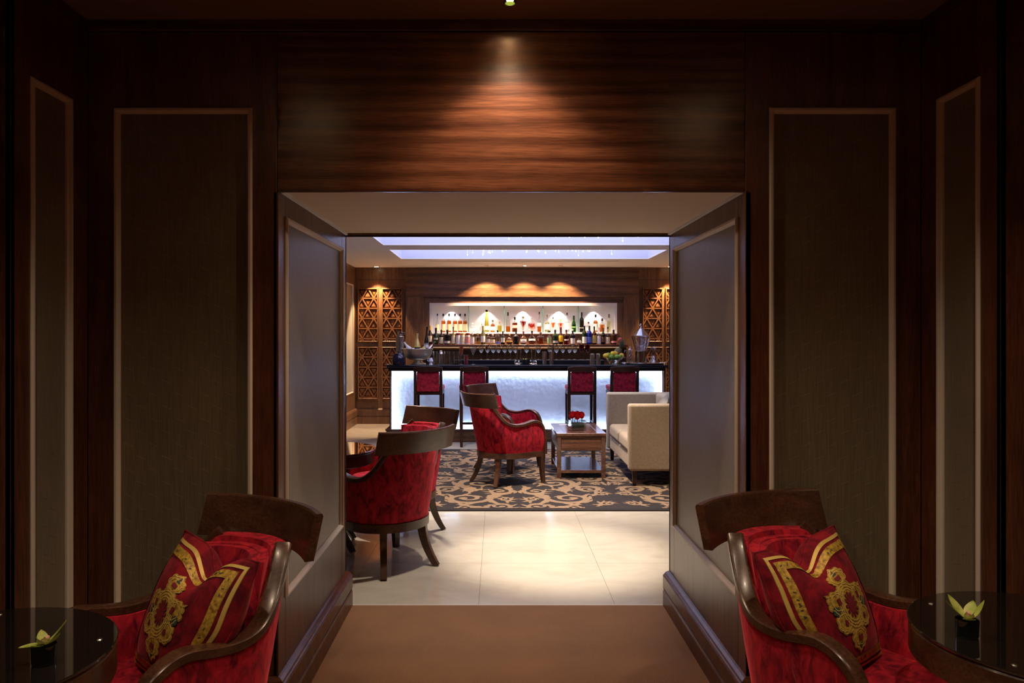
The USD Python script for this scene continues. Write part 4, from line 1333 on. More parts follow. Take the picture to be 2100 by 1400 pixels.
obj('end_post', box(bx1 + .013, px(1366, YB), YB + .02, YB + .6, PZ_, ctz - .04, .003), 'walnut_bar', bar)
obj('end_panel', box(bx0 - .03, bx0 - .013, YB + .06, YB + .6, PZ_, ctz - .04, .003), 'walnut_bar', bar)
obj('inner_shelf', box(bx0, bx1, YB + .16, YB + .6, .75, .78), 'stone_black', bar)

# ================================================================== BAR STOOLS (back towards -y)


def build_stool(loc, rz, label):
    t = thing('bar_stool', label, 'bar stool', loc, rz, 'dark wooden bar stools with red velvet backs')
    hw = .197
    tt = np.linspace(0, 1, 12)
    for s in (-1, 1):
        x = s * (hw - .021)
        P = np.array([[x, .04 * math.sin(q * PI) - .035 * (1 - q) ** 2 - .03 * q * q, 1.085 * q] for q in tt])
        obj('leg', floor_cut(sweep(P, .036 + .008 * np.sin(tt * PI), .042, (1, 0, 0), round_=.15)), 'walnut_stool', t)
    for s in (-1, 1):
        obj('leg', sweep([(s * (hw - .022), .392, .0), (s * (hw - .022), .388, .4), (s * (hw - .022), .385, .745)], [.030, .036, .040], [.030, .036, .040], (1, 0, 0), round_=.15), 'walnut_stool', t)
    xs_ = np.linspace(-hw, hw, 15)
    v, f = [], []
    for x in xs_:
        y = -.03 - .022 * (1 - (x / hw) ** 2)
        zt = 1.092 + .016 * (1 - (x / hw) ** 2)
        for dy, z in ((-.016, 1.03), (-.016, zt - .004), (-.010, zt), (.010, zt), (.016, zt - .004), (.016, 1.03)):
            v.append((x, y + dy, z))
    k = 6
    for i in range(14):
        for j in range(k):
            j2 = (j + 1) % k
            f += [(i * k + j, (i + 1) * k + j, (i + 1) * k + j2), (i * k + j, (i + 1) * k + j2, i * k + j2)]
    for j in range(1, k - 1):
        f += [(0, j, j + 1), (14 * k, 14 * k + j + 1, 14 * k + j)]
    m = tm(v, f)
    if m.volume < 0:
        m.invert()
    obj('crest_rail', m, 'walnut_stool', t, smooth=35)
    obj('lower_rail', box(-hw + .03, hw - .03, -.018, .014, .712, .752, .004), 'walnut_stool', t)
    obj('back_panel', moved(rbox(-hw + .044, hw - .044, -.044, .012, .755, 1.028, .014), (0, 0, 0)), 'velvet_stool', t, smooth=30)
    obj('seat_frame', box(-hw, hw, .02, .40, .712, .758, .004), 'walnut_stool', t)
    obj('seat', rbox(-hw - .004, hw + .004, .016, .405, .759, .832, .028), 'velvet_stool', t, smooth=30)
    obj('footrest', cat(box(-hw + .04, hw - .04, .378, .402, .26, .29, .003), box(-hw + .012, -hw + .034, .02, .37, .30, .33, .003), box(hw - .034, hw - .012, .02, .37, .30, .33, .003)), 'walnut_stool', t)
    return t


YS = 10.33
st = build_stool((px(878, YS), YS, 0), 0, 'leftmost red-backed bar stool at the glowing bar')
dup(st.GetPrim(), (px(972.5, YS), YS, 0), 4, 'second red-backed bar stool from the left, partly hidden behind the armchairs')
dup(st.GetPrim(), (px(1193.5, YS), YS, 0), 0, 'red-backed bar stool behind the coffee table and its roses')
dup(st.GetPrim(), (px(1280.5, YS), YS, 0), 0, 'rightmost red-backed bar stool, behind the beige sofa')

# ================================================================== BACK BAR
bb = thing('back_bar', 'walnut back bar shelf carrying the lower row of bottles', 'shelf', (0, 0, 0))
YSH = 12.62
obj('shelf', box(RX0 + .004, RX1 - .004, YSH - .13, Y_W - .021, SH - .045, SH, .003), 'walnut_upright', bb)
obj('shelf_light', box(RX0 + .1, RX1 - .1, YSH - .02, YSH, SH - .0495, SH - .0455), 'led_dim', bb)
for xx in (RX0 + .02, -.2, .9, RX1 - .05):
    obj('bracket', box(xx, xx + .03, YSH - .08, Y_W - .001, .961, SH - .046, .002), 'walnut_stool', bb)
obj('cabinet', box(RX0 + .004, RX1 - .004, YSH - .25, Y_W - .001, 0, .93, .003), 'walnut_bar_across', bb)
obj('cabinet_top', box(RX0 + .004, RX1 - .004, YSH - .27, Y_W - .001, .931, .96, .003), 'stone_black', bb)

for nm, c in (('amber', (.95, .42, .07)), ('orange', (1.0, .40, .04)), ('red', (.55, .02, .03)), ('rosso', (.85, .16, .03)), ('yellow', (.92, .82, .22)), ('pale', (.98, .92, .62)), ('green', (.22, .55, .06)), ('blue', (.06, .10, .75)), ('brown', (.55, .20, .05))):
    see_through('liquid_' + nm, c, .05)
for nm, c in (('bottle_black', (.010, .009, .009)), ('bottle_dark_green', (.012, .028, .012)), ('bottle_brown', (.05, .018, .008)), ('bottle_blue', (.01, .02, .22)), ('bottle_wine', (.05, .006, .012)), ('bottle_olive', (.10, .09, .015))):
    plain(nm, c, .08, coat_weight=.4)
for nm, c in (('label_cream', (.72, .64, .44)), ('label_white', (.80, .78, .74)), ('label_gold', (.55, .38, .10)), ('label_yellow', (.85, .55, .03)), ('label_silver', (.5, .5, .48)), ('label_green', (.25, .36, .18)), ('label_pink', (.68, .30, .30)), ('label_blue', (.08, .14, .5)),
              ('cap_black', (.012, .011, .011)), ('cap_red', (.16, .012, .016)), ('cap_gold', (.55, .36, .10)), ('cap_green', (.03, .06, .02)), ('cap_white', (.7, .68, .65)), ('cap_cork', (.30, .17, .08)), ('cap_brown', (.10, .04, .025))):
    plain(nm, c, .45)

PROF = {
    'std': ([(.9, 0), (1, .012), (1, .56), (.93, .61), (.62, .68), (.36, .73), (.32, .76), (.32, .92)], .86),
    'wine': ([(.9, 0), (1, .012), (1, .58), (.95, .64), (.6, .71), (.36, .76), (.32, .80), (.32, .95)], .80),
    'champ': ([(.9, 0), (1, .012), (1, .42), (.93, .50), (.68, .62), (.42, .74), (.33, .82), (.33, .96)], .76),
    'tall': ([(.9, 0), (1, .01), (1, .50), (.9, .56), (.4, .63), (.28, .68), (.26, .92)], .88),
    'square': ([(.95, 0), (1, .015), (1, .62), (.9, .66), (.34, .70), (.30, .73), (.30, .88)], .82),
    'jar': ([(.92, 0), (1, .02), (1, .74), (.9, .80), (.84, .82), (.84, .88)], .82),
    'squat': ([(.5, 0), (.72, .03), (.97, .18), (1, .30), (.9, .44), (.6, .56), (.28, .64), (.22, .70), (.22, .88)], .82),
    'cone': ([(.55, 0), (.5, .02), (.2, .05), (.18, .10), (.5, .35), (.98, .68), (1, .70), (.62, .76), (.30, .80), (.26, .90)], .88),
    'bowl': ([(.55, 0), (.5, .02), (.14, .05), (.14, .12), (.55, .17), (.92, .30), (1, .46), (.92, .62), (.5, .74), (.2, .80), (.2, .90)], .88),
    'flute': ([(.9, 0), (1, .012), (.96, .30), (.62, .70), (.40, .88), (.40, .95)], .90),
}


def radius_at(prof, z):
    return float(np.interp(z, [p[1] for p in prof], [p[0] for p in prof]))


def bottle(xp, ytop, wp, Y, base, kind, glass, label, cap='cap_black', liquid=None, level=.5, lab=None, lz=(.14, .46), group=None, name='bottle', catg='bottle', capr=1.15, lo=.0):
    H_ = pz(ytop, Y) - base
    R = wp / 2 * Y / F
    prof, cz = PROF[kind]
    t = thing(name, label, catg, (px(xp, Y), Y, base), 0, group)
    outer = [(0, 0)] + [(r * R, z * H_) for r, z in prof] + [(0, prof[-1][1] * H_)]
    obj('glass', lathe(outer, 20), glass, t, smooth=40)
    if liquid:
        zs_ = [lo] + [z for r, z in prof if lo < z < level] + [level]
        inn = [(0, lo * H_ + .004)] + [(max(radius_at(prof, z) * R - .004, .002), max(z * H_, .004 + lo * H_)) for z in zs_] + [(0, level * H_)]
        obj('liquid', lathe(inn, 16), liquid, t, smooth=40)
    if cap:
        r0 = radius_at(prof, min(cz, prof[-1][1])) * R * capr
        obj('cap', lathe([(0, cz * H_), (r0, cz * H_), (r0, .985 * H_), (r0 * .9, H_), (0, H_)], 14), cap, t, smooth=40)
    if lab:
        v, f = [], []
        n = 11
        for i in range(n):
            a = -PI / 2 + (-1 + 2 * i / (n - 1)) * 1.15
            for z in np.linspace(lz[0], lz[1], 5):
                r = radius_at(prof, z) * R + .0012
                v.append((r * math.cos(a), r * math.sin(a), z * H_))
        for i in range(n - 1):
            for j in range(4):
                q = i * 5 + j
                f += [(q, q + 5, q + 6), (q, q + 6, q + 1)]
        obj('label', tm(v, f), lab, t, smooth=True)
    return t


YU, ZU = 13.10, NZ0 + .0005
UP = 'bottles on the lit niche shelf'
K = dict(Y=YU, base=ZU, group=UP)
bottle(897, 643, 8, kind='tall', glass='glass_clear', label='clear bottle with black cap and cream label, first on the left of the niche', lab='label_cream', lz=(.08, .42), **K)
for x, w in ((909, 'just right of the leftmost clear bottle'), (921, 'second in the run of orange-necked bottles'), (933, 'in the middle of the orange-necked bottles'), (943.7, 'fourth in the run of orange-necked bottles'), (953.6, 'last before the first glass divider')):
    bottle(x, 643, 9.2, kind='std', glass='glass_clear', label='orange spirit bottle with black cap and cream label, %s' % w, liquid='liquid_orange', level=.62, lab='label_cream', lz=(.08, .44), **K)
bottle(969, 662, 9, kind='std', glass='glass_clear', label='small clear bottle, just right of the first niche divider', cap='cap_white', lab='label_white', **K)
bottle(988, 661, 10, kind='squat', glass='glass_clear', label='round clear decanter at the left of the tall yellow bottle', cap=None, **K)
bottle(998, 635, 10.5, kind='flute', glass='glass_clear', label='tall tapering yellow bottle, tallest in the niche', liquid='liquid_yellow', level=.90, lab='label_white', lz=(.10, .28), cap='cap_black', **K)
bottle(1010.5, 656, 9.5, kind='std', glass='glass_clear', label='amber shouldered bottle with white label next to the tall yellow bottle', liquid='liquid_amber', level=.7, lab='label_white', cap='cap_brown', **K)
bottle(1024.5, 659, 9, kind='std', glass='glass_clear', label='bright yellow liqueur bottle left of the second niche divider', liquid='liquid_yellow', level=.66, cap='cap_cork', **K)
bottle(1041.8, 640, 9.5, kind='square', glass='glass_clear', label='long-necked bottle with half its amber spirit, right of the second divider', liquid='liquid_amber', level=.30, cap='cap_black', **K)
bottle(1055.7, 650, 11.5, kind='square', glass='glass_clear', label='brown square-shouldered spirit bottle with pale label in the niche', liquid='liquid_brown', level=.62, lab='label_pink', lz=(.28, .46), **K)
bottle(1073, 649, 13.5, kind='cone', glass='glass_clear', label='conical decanter of dark red liquor in the middle of the niche', liquid='liquid_red', level=.70, lo=.1, cap='cap_gold', **K)
bottle(1090.5, 652, 16, kind='bowl', glass='glass_clear', label='round stemmed decanter of red-orange liquor in the niche', liquid='liquid_rosso', level=.60, lo=.15, cap='cap_white', **K)
bottle(1105.8, 639, 8.6, kind='tall', glass='glass_clear', label='tall clear bottle with black cap and a little amber left in it', liquid='liquid_amber', level=.27, lab='label_white', lz=(.32, .46), **K)
bottle(1122, 645, 10, kind='tall', glass='glass_clear', label='pale yellow bottle just right of the third niche divider', liquid='liquid_pale', level=.6, cap='cap_gold', lab='label_white', **K)
bottle(1134.5, 650, 10.5, kind='cone', glass='glass_clear', label='small clear decanter holding bright orange liquor', liquid='liquid_orange', level=.62, lo=.3, cap='cap_white', **K)
bottle(1149.6, 655, 13.5, kind='cone', glass='glass_clear', label='flared decanter of deep orange liquor behind the yellow-labelled bottle', liquid='liquid_rosso', level=.70, lo=.1, cap='cap_gold', **K)
bottle(1163, 641, 10, kind='tall', glass='glass_clear', label='tall clear bottle with white label and dark cap left of the green bottle', lab='label_white', cap='cap_brown', **K)
bottle(1176.6, 647, 9.6, kind='champ', glass='liquid_green', label='bright green bottle in the niche', liquid='liquid_green', level=.6, cap='cap_green', lab='label_green', lz=(.28, .34), **K)
bottle(1193, 640, 9.2, kind='wine', glass='bottle_black', label='black wine bottle standing alone right of the fourth divider', cap='cap_black', lab='label_white', lz=(.20, .23), **K)
bottle(1207, 660, 8.5, kind='std', glass='glass_clear', label='small clear bottle between the black bottle and a white-labelled amber bottle', liquid='liquid_amber', level=.3, cap='cap_black', lab='label_white', **K)
bottle(1221.4, 645, 9.2, kind='std', glass='glass_clear', label='amber bottle with white label and black cap below the right niche lamp', liquid='liquid_amber', level=.66, lab='label_white', lz=(.10, .48), **K)
bottle(1235, 653, 11, kind='square', glass='glass_clear', label='wide amber bottle with dark stopper, third from the right in the niche', liquid='liquid_amber', level=.56, lab=None, **K)
bottle(1249, 644, 10, kind='wine', glass='glass_clear', label='pale yellow bottle at the right end of the niche', liquid='liquid_pale', level=.62, cap='cap_cork', **K)

YL, ZL = YSH, SH + .0005
LO = 'bottles on the back bar shelf'
K = dict(Y=YL, base=ZL, group=LO)
bottle(882, 668, 9.5, kind='champ', glass='bottle_brown', label='gold-foiled sparkling wine bottle at the left end of the lower shelf', cap='cap_gold', lab='label_cream', capr=1.6, **K)
bottle(894, 672, 9.6, kind='champ', glass='bottle_dark_green', label='dark green bottle with silver band, second from left on the lower shelf', lab='label_silver', lz=(.28, .40), **K)
bottle(905, 676, 9.2, kind='std', glass='bottle_black', label='black bottle with tall cream label on the lower shelf', lab='label_cream', lz=(.06, .50), **K)
bottle(917.5, 676, 13, kind='square', glass='bottle_black', label='wide black bottle with small silver label on the lower shelf', lab='label_silver', lz=(.08, .24), **K)
bottle(929.5, 670, 8, kind='tall', glass='bottle_olive', label='slim bottle with cream label and black cap left of the jars', lab='label_cream', lz=(.05, .52), **K)
for x, c, l, w in ((939.6, 'cap_red', 'label_white', 'white jar with dark red lid, left one of the pair beside the gold-lidded jar'), (949, 'cap_gold', 'label_cream', 'cream jar with gold lid between two red-lidded jars'), (959.5, 'cap_red', 'label_pink', 'pink-labelled jar with dark red lid on the lower shelf')):
    bottle(x, 683, 9.6, kind='jar', glass='label_white', label=w, cap=c, lab=l, lz=(.12, .7), name='jar', catg='jar', capr=1.1, Y=YL, base=ZL)
bottle(969, 682, 8.6, kind='square', glass='glass_clear', label='clear bottle with big white label right of the jars', cap='cap_white', lab='label_white', lz=(.05, .6), **K)
bottle(979.5, 683, 9.6, kind='square', glass='glass_clear', label='pale yellow square bottle on the lower shelf', liquid='liquid_pale', level=.68, cap='cap_gold', **K)
bottle(990.6, 668, 10, kind='champ', glass='bottle_olive', label='olive sparkling wine bottle with white label below the tall yellow bottle', lab='label_white', lz=(.12, .46), cap='cap_gold', **K)
bottle(1001, 682, 8.6, kind='square', glass='glass_clear', label='clear gin bottle right of the olive sparkling wine', cap='cap_white', lab='label_silver', **K)
bottle(1010.5, 684, 9.6, kind='square', glass='glass_clear', label='clear bottle with cream label left of the blue-based bottle', cap='cap_white', lab='label_cream', **K)
bottle(1020.5, 677, 9.6, kind='std', glass='glass_clear', label='clear bottle with a blue band round its base', cap='cap_black', lab='label_blue', lz=(.03, .20), **K)
bottle(1031.2, 679, 8.6, kind='std', glass='bottle_black', label='black bottle with silver diamond label on the lower shelf', lab='label_silver', lz=(.15, .52), cap='cap_black', **K)
bottle(1044.6, 684, 13.4, kind='squat', glass='bottle_brown', label='squat round brown bottle with gold band on the lower shelf', lab='label_gold', lz=(.22, .36), cap='cap_gold', **K)
bottle(1058.4, 675, 11.4, kind='tall', glass='bottle_black', label='dark bottle with long thin neck below the brown niche bottle', cap='cap_black', **K)
bottle(1073.5, 679, 14, kind='squat', glass='bottle_brown', label='round bottle with white label and red neck, middle of the lower shelf', lab='label_white', lz=(.12, .40), cap='cap_red', **K)
bottle(1091, 678, 15.4, kind='squat', glass='liquid_brown', label='round brown decanter with white label and black neck', liquid='liquid_brown', level=.5, lab='label_white', lz=(.26, .42), cap='cap_black', **K)
bottle(1108.8, 681, 15, kind='square', glass='glass_clear', label='square clear decanter of amber spirit on the orange-lit shelf', liquid='liquid_amber', level=.5, cap='cap_brown', **K)
bottle(1126, 678, 9, kind='tall', glass='glass_clear', label='clear bottle with green label and dark spreading stopper', lab='label_green', lz=(.06, .5), cap='cap_green', capr=2.6, **K)
bottle(1138.6, 676, 11, kind='wine', glass='bottle_dark_green', label='dark green bottle with pale crest label beside the yellow-labelled one', lab='label_silver', lz=(.10, .26), **K)
bottle(1150, 671, 9.4, kind='champ', glass='bottle_brown', label='dark bottle with bright yellow label and red neck', lab='label_yellow', lz=(.16, .52), cap='cap_red', **K)
bottle(1161.5, 676, 9.6, kind='std', glass='liquid_brown', label='amber whisky bottle with white band, right of the yellow label', liquid='liquid_amber', level=.62, lab='label_white', lz=(.26, .36), **K)
bottle(1174.5, 674, 10.4, kind='std', glass='bottle_black', label='black bottle with white arched label and white cap', lab='label_white', lz=(.04, .40), cap='cap_white', **K)
bottle(1187.5, 688, 10, kind='squat', glass='bottle_black', label='low black bottle with round white label', lab='label_white', lz=(.12, .46), cap='cap_black', **K)
bottle(1198.5, 668, 10.2, kind='wine', glass='bottle_dark_green', label='tall dark bottle with large white label beside the blue bottle', lab='label_white', lz=(.06, .42), cap='cap_black', **K)
bottle(1208.7, 668, 10.2, kind='wine', glass='bottle_blue', label='cobalt blue bottle on the lower shelf', cap='cap_black', lab='label_blue', lz=(.1, .4), **K)
bottle(1218.7, 669, 9.2, kind='std', glass='bottle_brown', label='dark bottle with gold label right of the blue bottle', lab='label_gold', lz=(.08, .5), **K)
bottle(1228.2, 672, 8.4, kind='tall', glass='glass_clear', label='clear bottle with white label and pink cap', lab='label_white', lz=(.05, .5), cap='label_pink', **K)
bottle(1236.9, 672, 9, kind='std', glass='bottle_black', label='slim black bottle fourth from the right end of the lower shelf', lab='cap_brown', cap='cap_black', **K)
bottle(1246.5, 670, 9, kind='tall', glass='glass_clear', label='slim clear bottle with cream label near the right end of the shelf', lab='label_cream', lz=(.05, .42), cap='cap_black', **K)
bottle(1258.2, 676, 12.4, kind='square', glass='bottle_brown', label='wide dark bottle with pale label at the right end of the lower shelf', lab='label_pink', lz=(.10, .24), cap='cap_black', **K)

# ================================================================== GLASSES AND BARWARE ON THE COUNTER
YG = YB + .45
ZG = ctz + .0585


def glass_wall(prof, th=.0022, n=20):
    """Closed thin wall from an outer profile (bottom to top)."""
    out = [(0, prof[0][1])] + list(prof)
    inn = [(max(r - th, 0), z + (th if i == 0 else 0)) for i, (r, z) in enumerate(prof)][::-1] + [(0, prof[0][1] + th)]
    return lathe(out + inn, n)


def build_wine_glass(loc, label, bowl='glass_clear', sc=1.0, group='wine glasses along the rear ledge of the bar'):
    t = thing('wine_glass', label, 'wine glass', loc, 0, group)
    obj('bowl', glass_wall([(.004, .102), (.022, .112), (.036, .140), (.039, .170), (.034, .225)]), bowl, t, smooth=50)
    obj('stem', lathe([(0, .004), (.006, .006), (.0035, .02), (.0035, .09), (.006, .102), (0, .103)], 12), 'glass_clear' if bowl == 'glass_clear' else bowl, t, smooth=50)
    obj('foot', lathe([(0, 0), (.034, 0), (.034, .002), (.006, .007), (0, .007)], 20), 'glass_clear', t, smooth=50)
    return t


ORD = ['first', 'second', 'third', 'fourth', 'fifth', 'sixth', 'seventh', 'eighth', 'ninth', 'tenth', 'eleventh', 'twelfth', 'thirteenth', 'fourteenth', 'fifteenth', 'sixteenth']
wg = None
for k, x in enumerate((987, 1000, 1011.5, 1022.5, 1035, 1046.5, 1057, 1080, 1104, 1128, 1141, 1154.5, 1167.5, 1179)):
    loc = (px(x, YG), YG + .03 * ((k % 2) - .5), ZG)
    lab = 'clear wine glass on the rear ledge of the bar, %s from the left' % ORD[k]
    if wg is None:
        wg = build_wine_glass(loc, lab)
    else:
        dup(wg.GetPrim(), loc, 0, lab)
rg = build_wine_glass((px(1192.5, YG), YG, ZG), 'dark red goblet on the bar ledge, left one of the pair', 'liquid_red', group='dark red goblets on the bar ledge')
dup(rg.GetPrim(), (px(1205, YG), YG, ZG), 0, 'dark red goblet on the bar ledge, right one of the pair')

YC, ZC = YB + .13, ctz + .0004


def at(x, dy=0.0):
    return (px(x, YC + dy), YC + dy, ZC)


hb = None
for k, x in enumerate((893, 915, 924.6, 934.2, 943.6)):
    loc = at(x, .12)
    lab = ['tall upturned glass beside the silver bowl', 'tall glass just right of the copper shaker', 'second tall glass right of the copper shaker', 'third tall glass right of the copper shaker', 'tall glass behind the red stemmed cocktail'][k]
    if hb is None:
        hb = thing('highball_glass', lab, 'glass', loc, 0, 'tall clear glasses at the left of the bar')
        obj('wall', glass_wall([(.030, 0), (.031, .01), (.035, .19)]), 'glass_clear', hb, smooth=50)
        obj('base', lathe([(0, .003), (.027, .003), (.028, .018), (0, .022)], 20), 'glass_pane', hb, smooth=50)
    else:
        dup(hb.GetPrim(), loc, 0, lab)
t = thing('cocktail_shaker', 'copper-tinted steel shaker among the tall glasses', 'shaker', at(904, .08))
obj('body', lathe([(0, 0), (.028, 0), (.031, .004), (.036, .13), (.0365, .15), (.035, .152)], 28), 'steel', t, smooth=40)
obj('lid', lathe([(.0355, .152), (.034, .16), (.024, .182), (.020, .184), (.020, .196), (.016, .2), (0, .2)], 28), 'steel', t, smooth=40)
t = thing('jug', 'small white jug in front of the silver bowl', 'jug', at(883.5, -.04))
obj('body', lathe([(0, 0), (.026, 0), (.026, .008), (.018, .018), (.034, .045), (.034, .06), (.022, .085), (.024, .098), (.020, .097), (.018, .086), (0, .08)], 24), 'paint_white', t, smooth=50)
obj('handle', tube([(-.022, 0, .085), (-.045, 0, .082), (-.052, 0, .06), (-.034, 0, .045)], .005, 8), 'paint_white', t, smooth=60)
# silver champagne bowl with bottles and ice
bw = thing('champagne_bowl', 'large hammered silver footed bowl full of ice and bottles at the left of the bar', 'bowl', at(857, .13))
BR_ = .222
obj('bowl', lathe([(.05, .052), (.12, .066), (.175, .10), (.205, .15), (.216, .20), (.224, .222), (.228, .226), (.224, .229), (.212, .205), (.198, .15), (.16, .10), (.10, .075), (0, .07)], 56), 'hammered_silver', bw, smooth=50)
obj('foot', lathe([(0, 0), (.115, 0), (.118, .006), (.112, .014), (.085, .024), (.066, .036), (.062, .05), (.07, .056), (0, .06)], 48), 'hammered_silver', bw, smooth=40)
for s in (-1, 1):
    obj('ring_handle', tube([(s * .226, .034 * math.cos(a), .155 + .034 * math.sin(a)) for a in np.linspace(0, 2 * PI, 20, endpoint=False)], .004, 6, closed=True), 'silver', bw, smooth=60)
r = np.random.RandomState(2)
ice = []
for i in range(70):
    a, q = r.uniform(0, 2 * PI), math.sqrt(r.rand()) * .16
    b = trimesh.creation.box([.03, .03, .026])
    b.apply_transform(trimesh.transformations.rotation_matrix(r.uniform(0, 3), r.randn(3)))
    b.apply_translation([q * math.cos(a), q * math.sin(a), .185 + r.uniform(-.01, .02)])
    ice.append(b)
bx, by, bz = at(857, .13)
obj('ice', cat(ice), 'glass_pane', None, 'ice cubes filling the silver champagne bowl', 'ice', kind='stuff').GetAttribute('points')
ip = stage.GetPrimAtPath('/World/ice')
UsdGeom.Xformable(ip).AddTranslateOp().Set(Gf.Vec3d(bx, by, bz))


def tilted_bottle(loc, tilt, az, label, glass, foil, H_=.30, R=.040, lab=None):
    x = UsdGeom.Xform.Define(stage, numbered('/World/bottle'))
    x.AddTranslateOp().Set(Gf.Vec3d(*loc)); x.AddRotateZOp().Set(az); x.AddRotateYOp().Set(tilt)
    t = tag(x, label, 'bottle', 'bottles chilling in the silver bowl')
    prof = PROF['champ'][0]
    obj('glass', lathe([(0, 0)] + [(a * R, z * H_) for a, z in prof] + [(0, .96 * H_)], 24), glass, t, smooth=40)
    obj('foil', lathe([(radius_at(prof, z) * R + .001, z * H_) for z in (.40, .48, .56, .62, .68, .74, .82, .95)] + [(.40 * R, .955 * H_), (.42 * R, .99 * H_), (.3 * R, H_), (0, H_)], 20), foil, t, smooth=40)
    if lab:
        obj('label', lathe([(R + .0008, .28 * H_), (R + .001, .36 * H_), (.98 * R + .001, .44 * H_)], 20), lab, t, smooth=40)
    return t


tilted_bottle((bx - .01, by, bz + .11), 0, 0, 'upright sparkling wine bottle with gold foil in the silver bowl', 'bottle_dark_green', 'gold_foil', .34, .044)
tilted_bottle((bx - .06, by + .03, bz + .13), -38, 0, 'dark bottle leaning left out of the silver bowl', 'bottle_black', 'label_white', .24)
tilted_bottle((bx + .10, by + .05, bz + .13), 36, 0, 'bottle with silver foil leaning right out of the silver bowl', 'bottle_dark_green', 'silver', .25)
tilted_bottle((bx + .05, by - .03, bz + .13), 28, 20, 'bottle with copper foil leaning right, in front in the silver bowl', 'bottle_wine', 'gold_foil', .22)
tilted_bottle((px(872.5, YC + .1), YC + .12, bz + .12), 3, 0, 'dark red wine bottle with white label standing upright in the silver bowl', 'bottle_wine', 'bottle_black', .43, .034, 'label_white')
t = thing('ice_bucket', 'navy blue lidded pot at the left end of the bar', 'pot', at(817.5, -.125))
obj('body', lathe([(0, 0), (.075, 0), (.088, .01), (.094, .05), (.092, .10), (.075, .14), (.06, .152), (0, .152)], 36), 'pot_navy', t, smooth=50)
obj('lid', lathe([(.064, .152), (.058, .162), (.03, .172), (.012, .176), (.016, .192), (.010, .20), (0, .20)], 28), 'pot_navy', t, smooth=50)
t = thing('siphon', 'tall grey steel cylinder with chrome tap behind the navy pot', 'dispenser', at(820, .22))
obj('cylinder', lathe([(0, 0), (.055, 0), (.058, .005), (.058, .40), (.05, .41), (0, .41)], 32), 'steel', t, smooth=40)
obj('tap_head', cat(lathe([(0, .41), (.03, .41), (.03, .43), (.036, .435), (.036, .475), (0, .478)], 24), box(.02, .075, -.014, .014, .44, .468, .004)), 'silver', t, smooth=35)
obj('lever', sweep([(.06, 0, .455), (.085, 0, .40), (.075, 0, .30), (.068, 0, .22)], .010, .012), 'silver', t)
# cocktails
t = thing('cocktail', 'tall stemmed glass of red-orange drink at the left of the bar', 'drink', at(946, -.02))
obj('glass', glass_wall([(.006, .125), (.026, .14), (.030, .18), (.029, .27)]), 'glass_clear', t, smooth=50)
obj('drink', lathe([(0, .128), (.022, .142), (.0275, .18), (.0268, .258), (0, .258)], 20), 'drink_orange', t, smooth=50)
obj('stem', lathe([(0, 0), (.036, 0), (.036, .003), (.005, .008), (.004, .12), (.008, .127), (0, .128)], 20), 'glass_clear', t, smooth=50)
t = thing('cocktail', 'short tumbler of dark red drink between two stemmed cocktails', 'drink', at(956.2, -.05))
obj('glass', glass_wall([(.032, 0), (.034, .01), (.039, .145)]), 'glass_clear', t, smooth=50)
obj('drink', lathe([(0, .008), (.029, .008), (.0355, .130), (0, .130)], 24), 'drink_red', t, smooth=50)
t = thing('cocktail', 'wide martini glass of pale yellow drink', 'drink', at(970.6, -.03))
obj('glass', glass_wall([(.004, .135), (.058, .25)], n=28), 'glass_clear', t, smooth=50)
obj('drink', lathe([(0, .139), (.050, .238), (0, .238)], 28), 'drink_pale', t, smooth=50)
obj('stem', lathe([(0, 0), (.042, 0), (.042, .003), (.005, .008), (.0035, .125), (.006, .136), (0, .137)], 20), 'glass_clear', t, smooth=50)
# candle chimneys with silver feet, small bowl between
ch = None
for x, lab in ((1064, 'clear glass chimney on a silver foot, left of the small black bowl'), (1094, 'clear glass chimney on a silver foot, right of the small black bowl')):
    if ch is None:
        ch = thing('candle_lamp', lab, 'candle holder', at(x), 0, 'pair of glass chimneys with silver feet')
        obj('foot', lathe([(0, 0), (.058, 0), (.058, .006), (.042, .018), (.022, .026), (.030, .045), (.036, .06), (0, .06)], 28), 'silver', ch, smooth=40)
        for k in range(3):
            a = k * 2 * PI / 3 + .5
            obj('claw', tube([(.03 * math.cos(a), .03 * math.sin(a), .05), (.055 * math.cos(a), .055 * math.sin(a), .055), (.068 * math.cos(a), .068 * math.sin(a), .03), (.062 * math.cos(a), .062 * math.sin(a), .006)], .006, 6), 'silver', ch, smooth=60)
        obj('chimney', glass_wall([(.034, .058), (.036, .07), (.036, .21), (.033, .222)], n=24), 'glass_clear', ch, smooth=50)
    else:
        dup(ch.GetPrim(), at(x), 40, lab)
t = thing('bowl', 'small black bowl with a green flower in the middle of the bar', 'bowl', at(1078, -.02))
obj('cup', lathe([(0, 0), (.05, 0), (.06, .01), (.066, .075), (.062, .076), (.055, .05), (0, .045)], 28), 'stone_black', t, smooth=40)
t = thing('flower', 'small green flower in the black bowl on the bar', 'flower', (px(1077, YC - .02), YC - .02, ZC + .05))
for k in range(6):
    obj('petal', petal(.040, .020, .3, k * PI / 3 + .2, .004, .7, 0), 'orchid_petal', t, smooth=True)
cp = None
for x, lab in ((1116.5, 'tall steel cup at the middle of the bar, left one of the pair'), (1131, 'tall steel cup at the middle of the bar, right one of the pair')):
    if cp is None:
        cp = thing('steel_cup', lab, 'cup', at(x, .06), 0, 'tall steel cups')
        obj('cup', glass_wall([(.029, 0), (.031, .004), (.036, .18), (.037, .184)], .002, 28), 'steel', cp, smooth=40)
    else:
        dup(cp.GetPrim(), at(x, .06), 0, lab)
ic = None
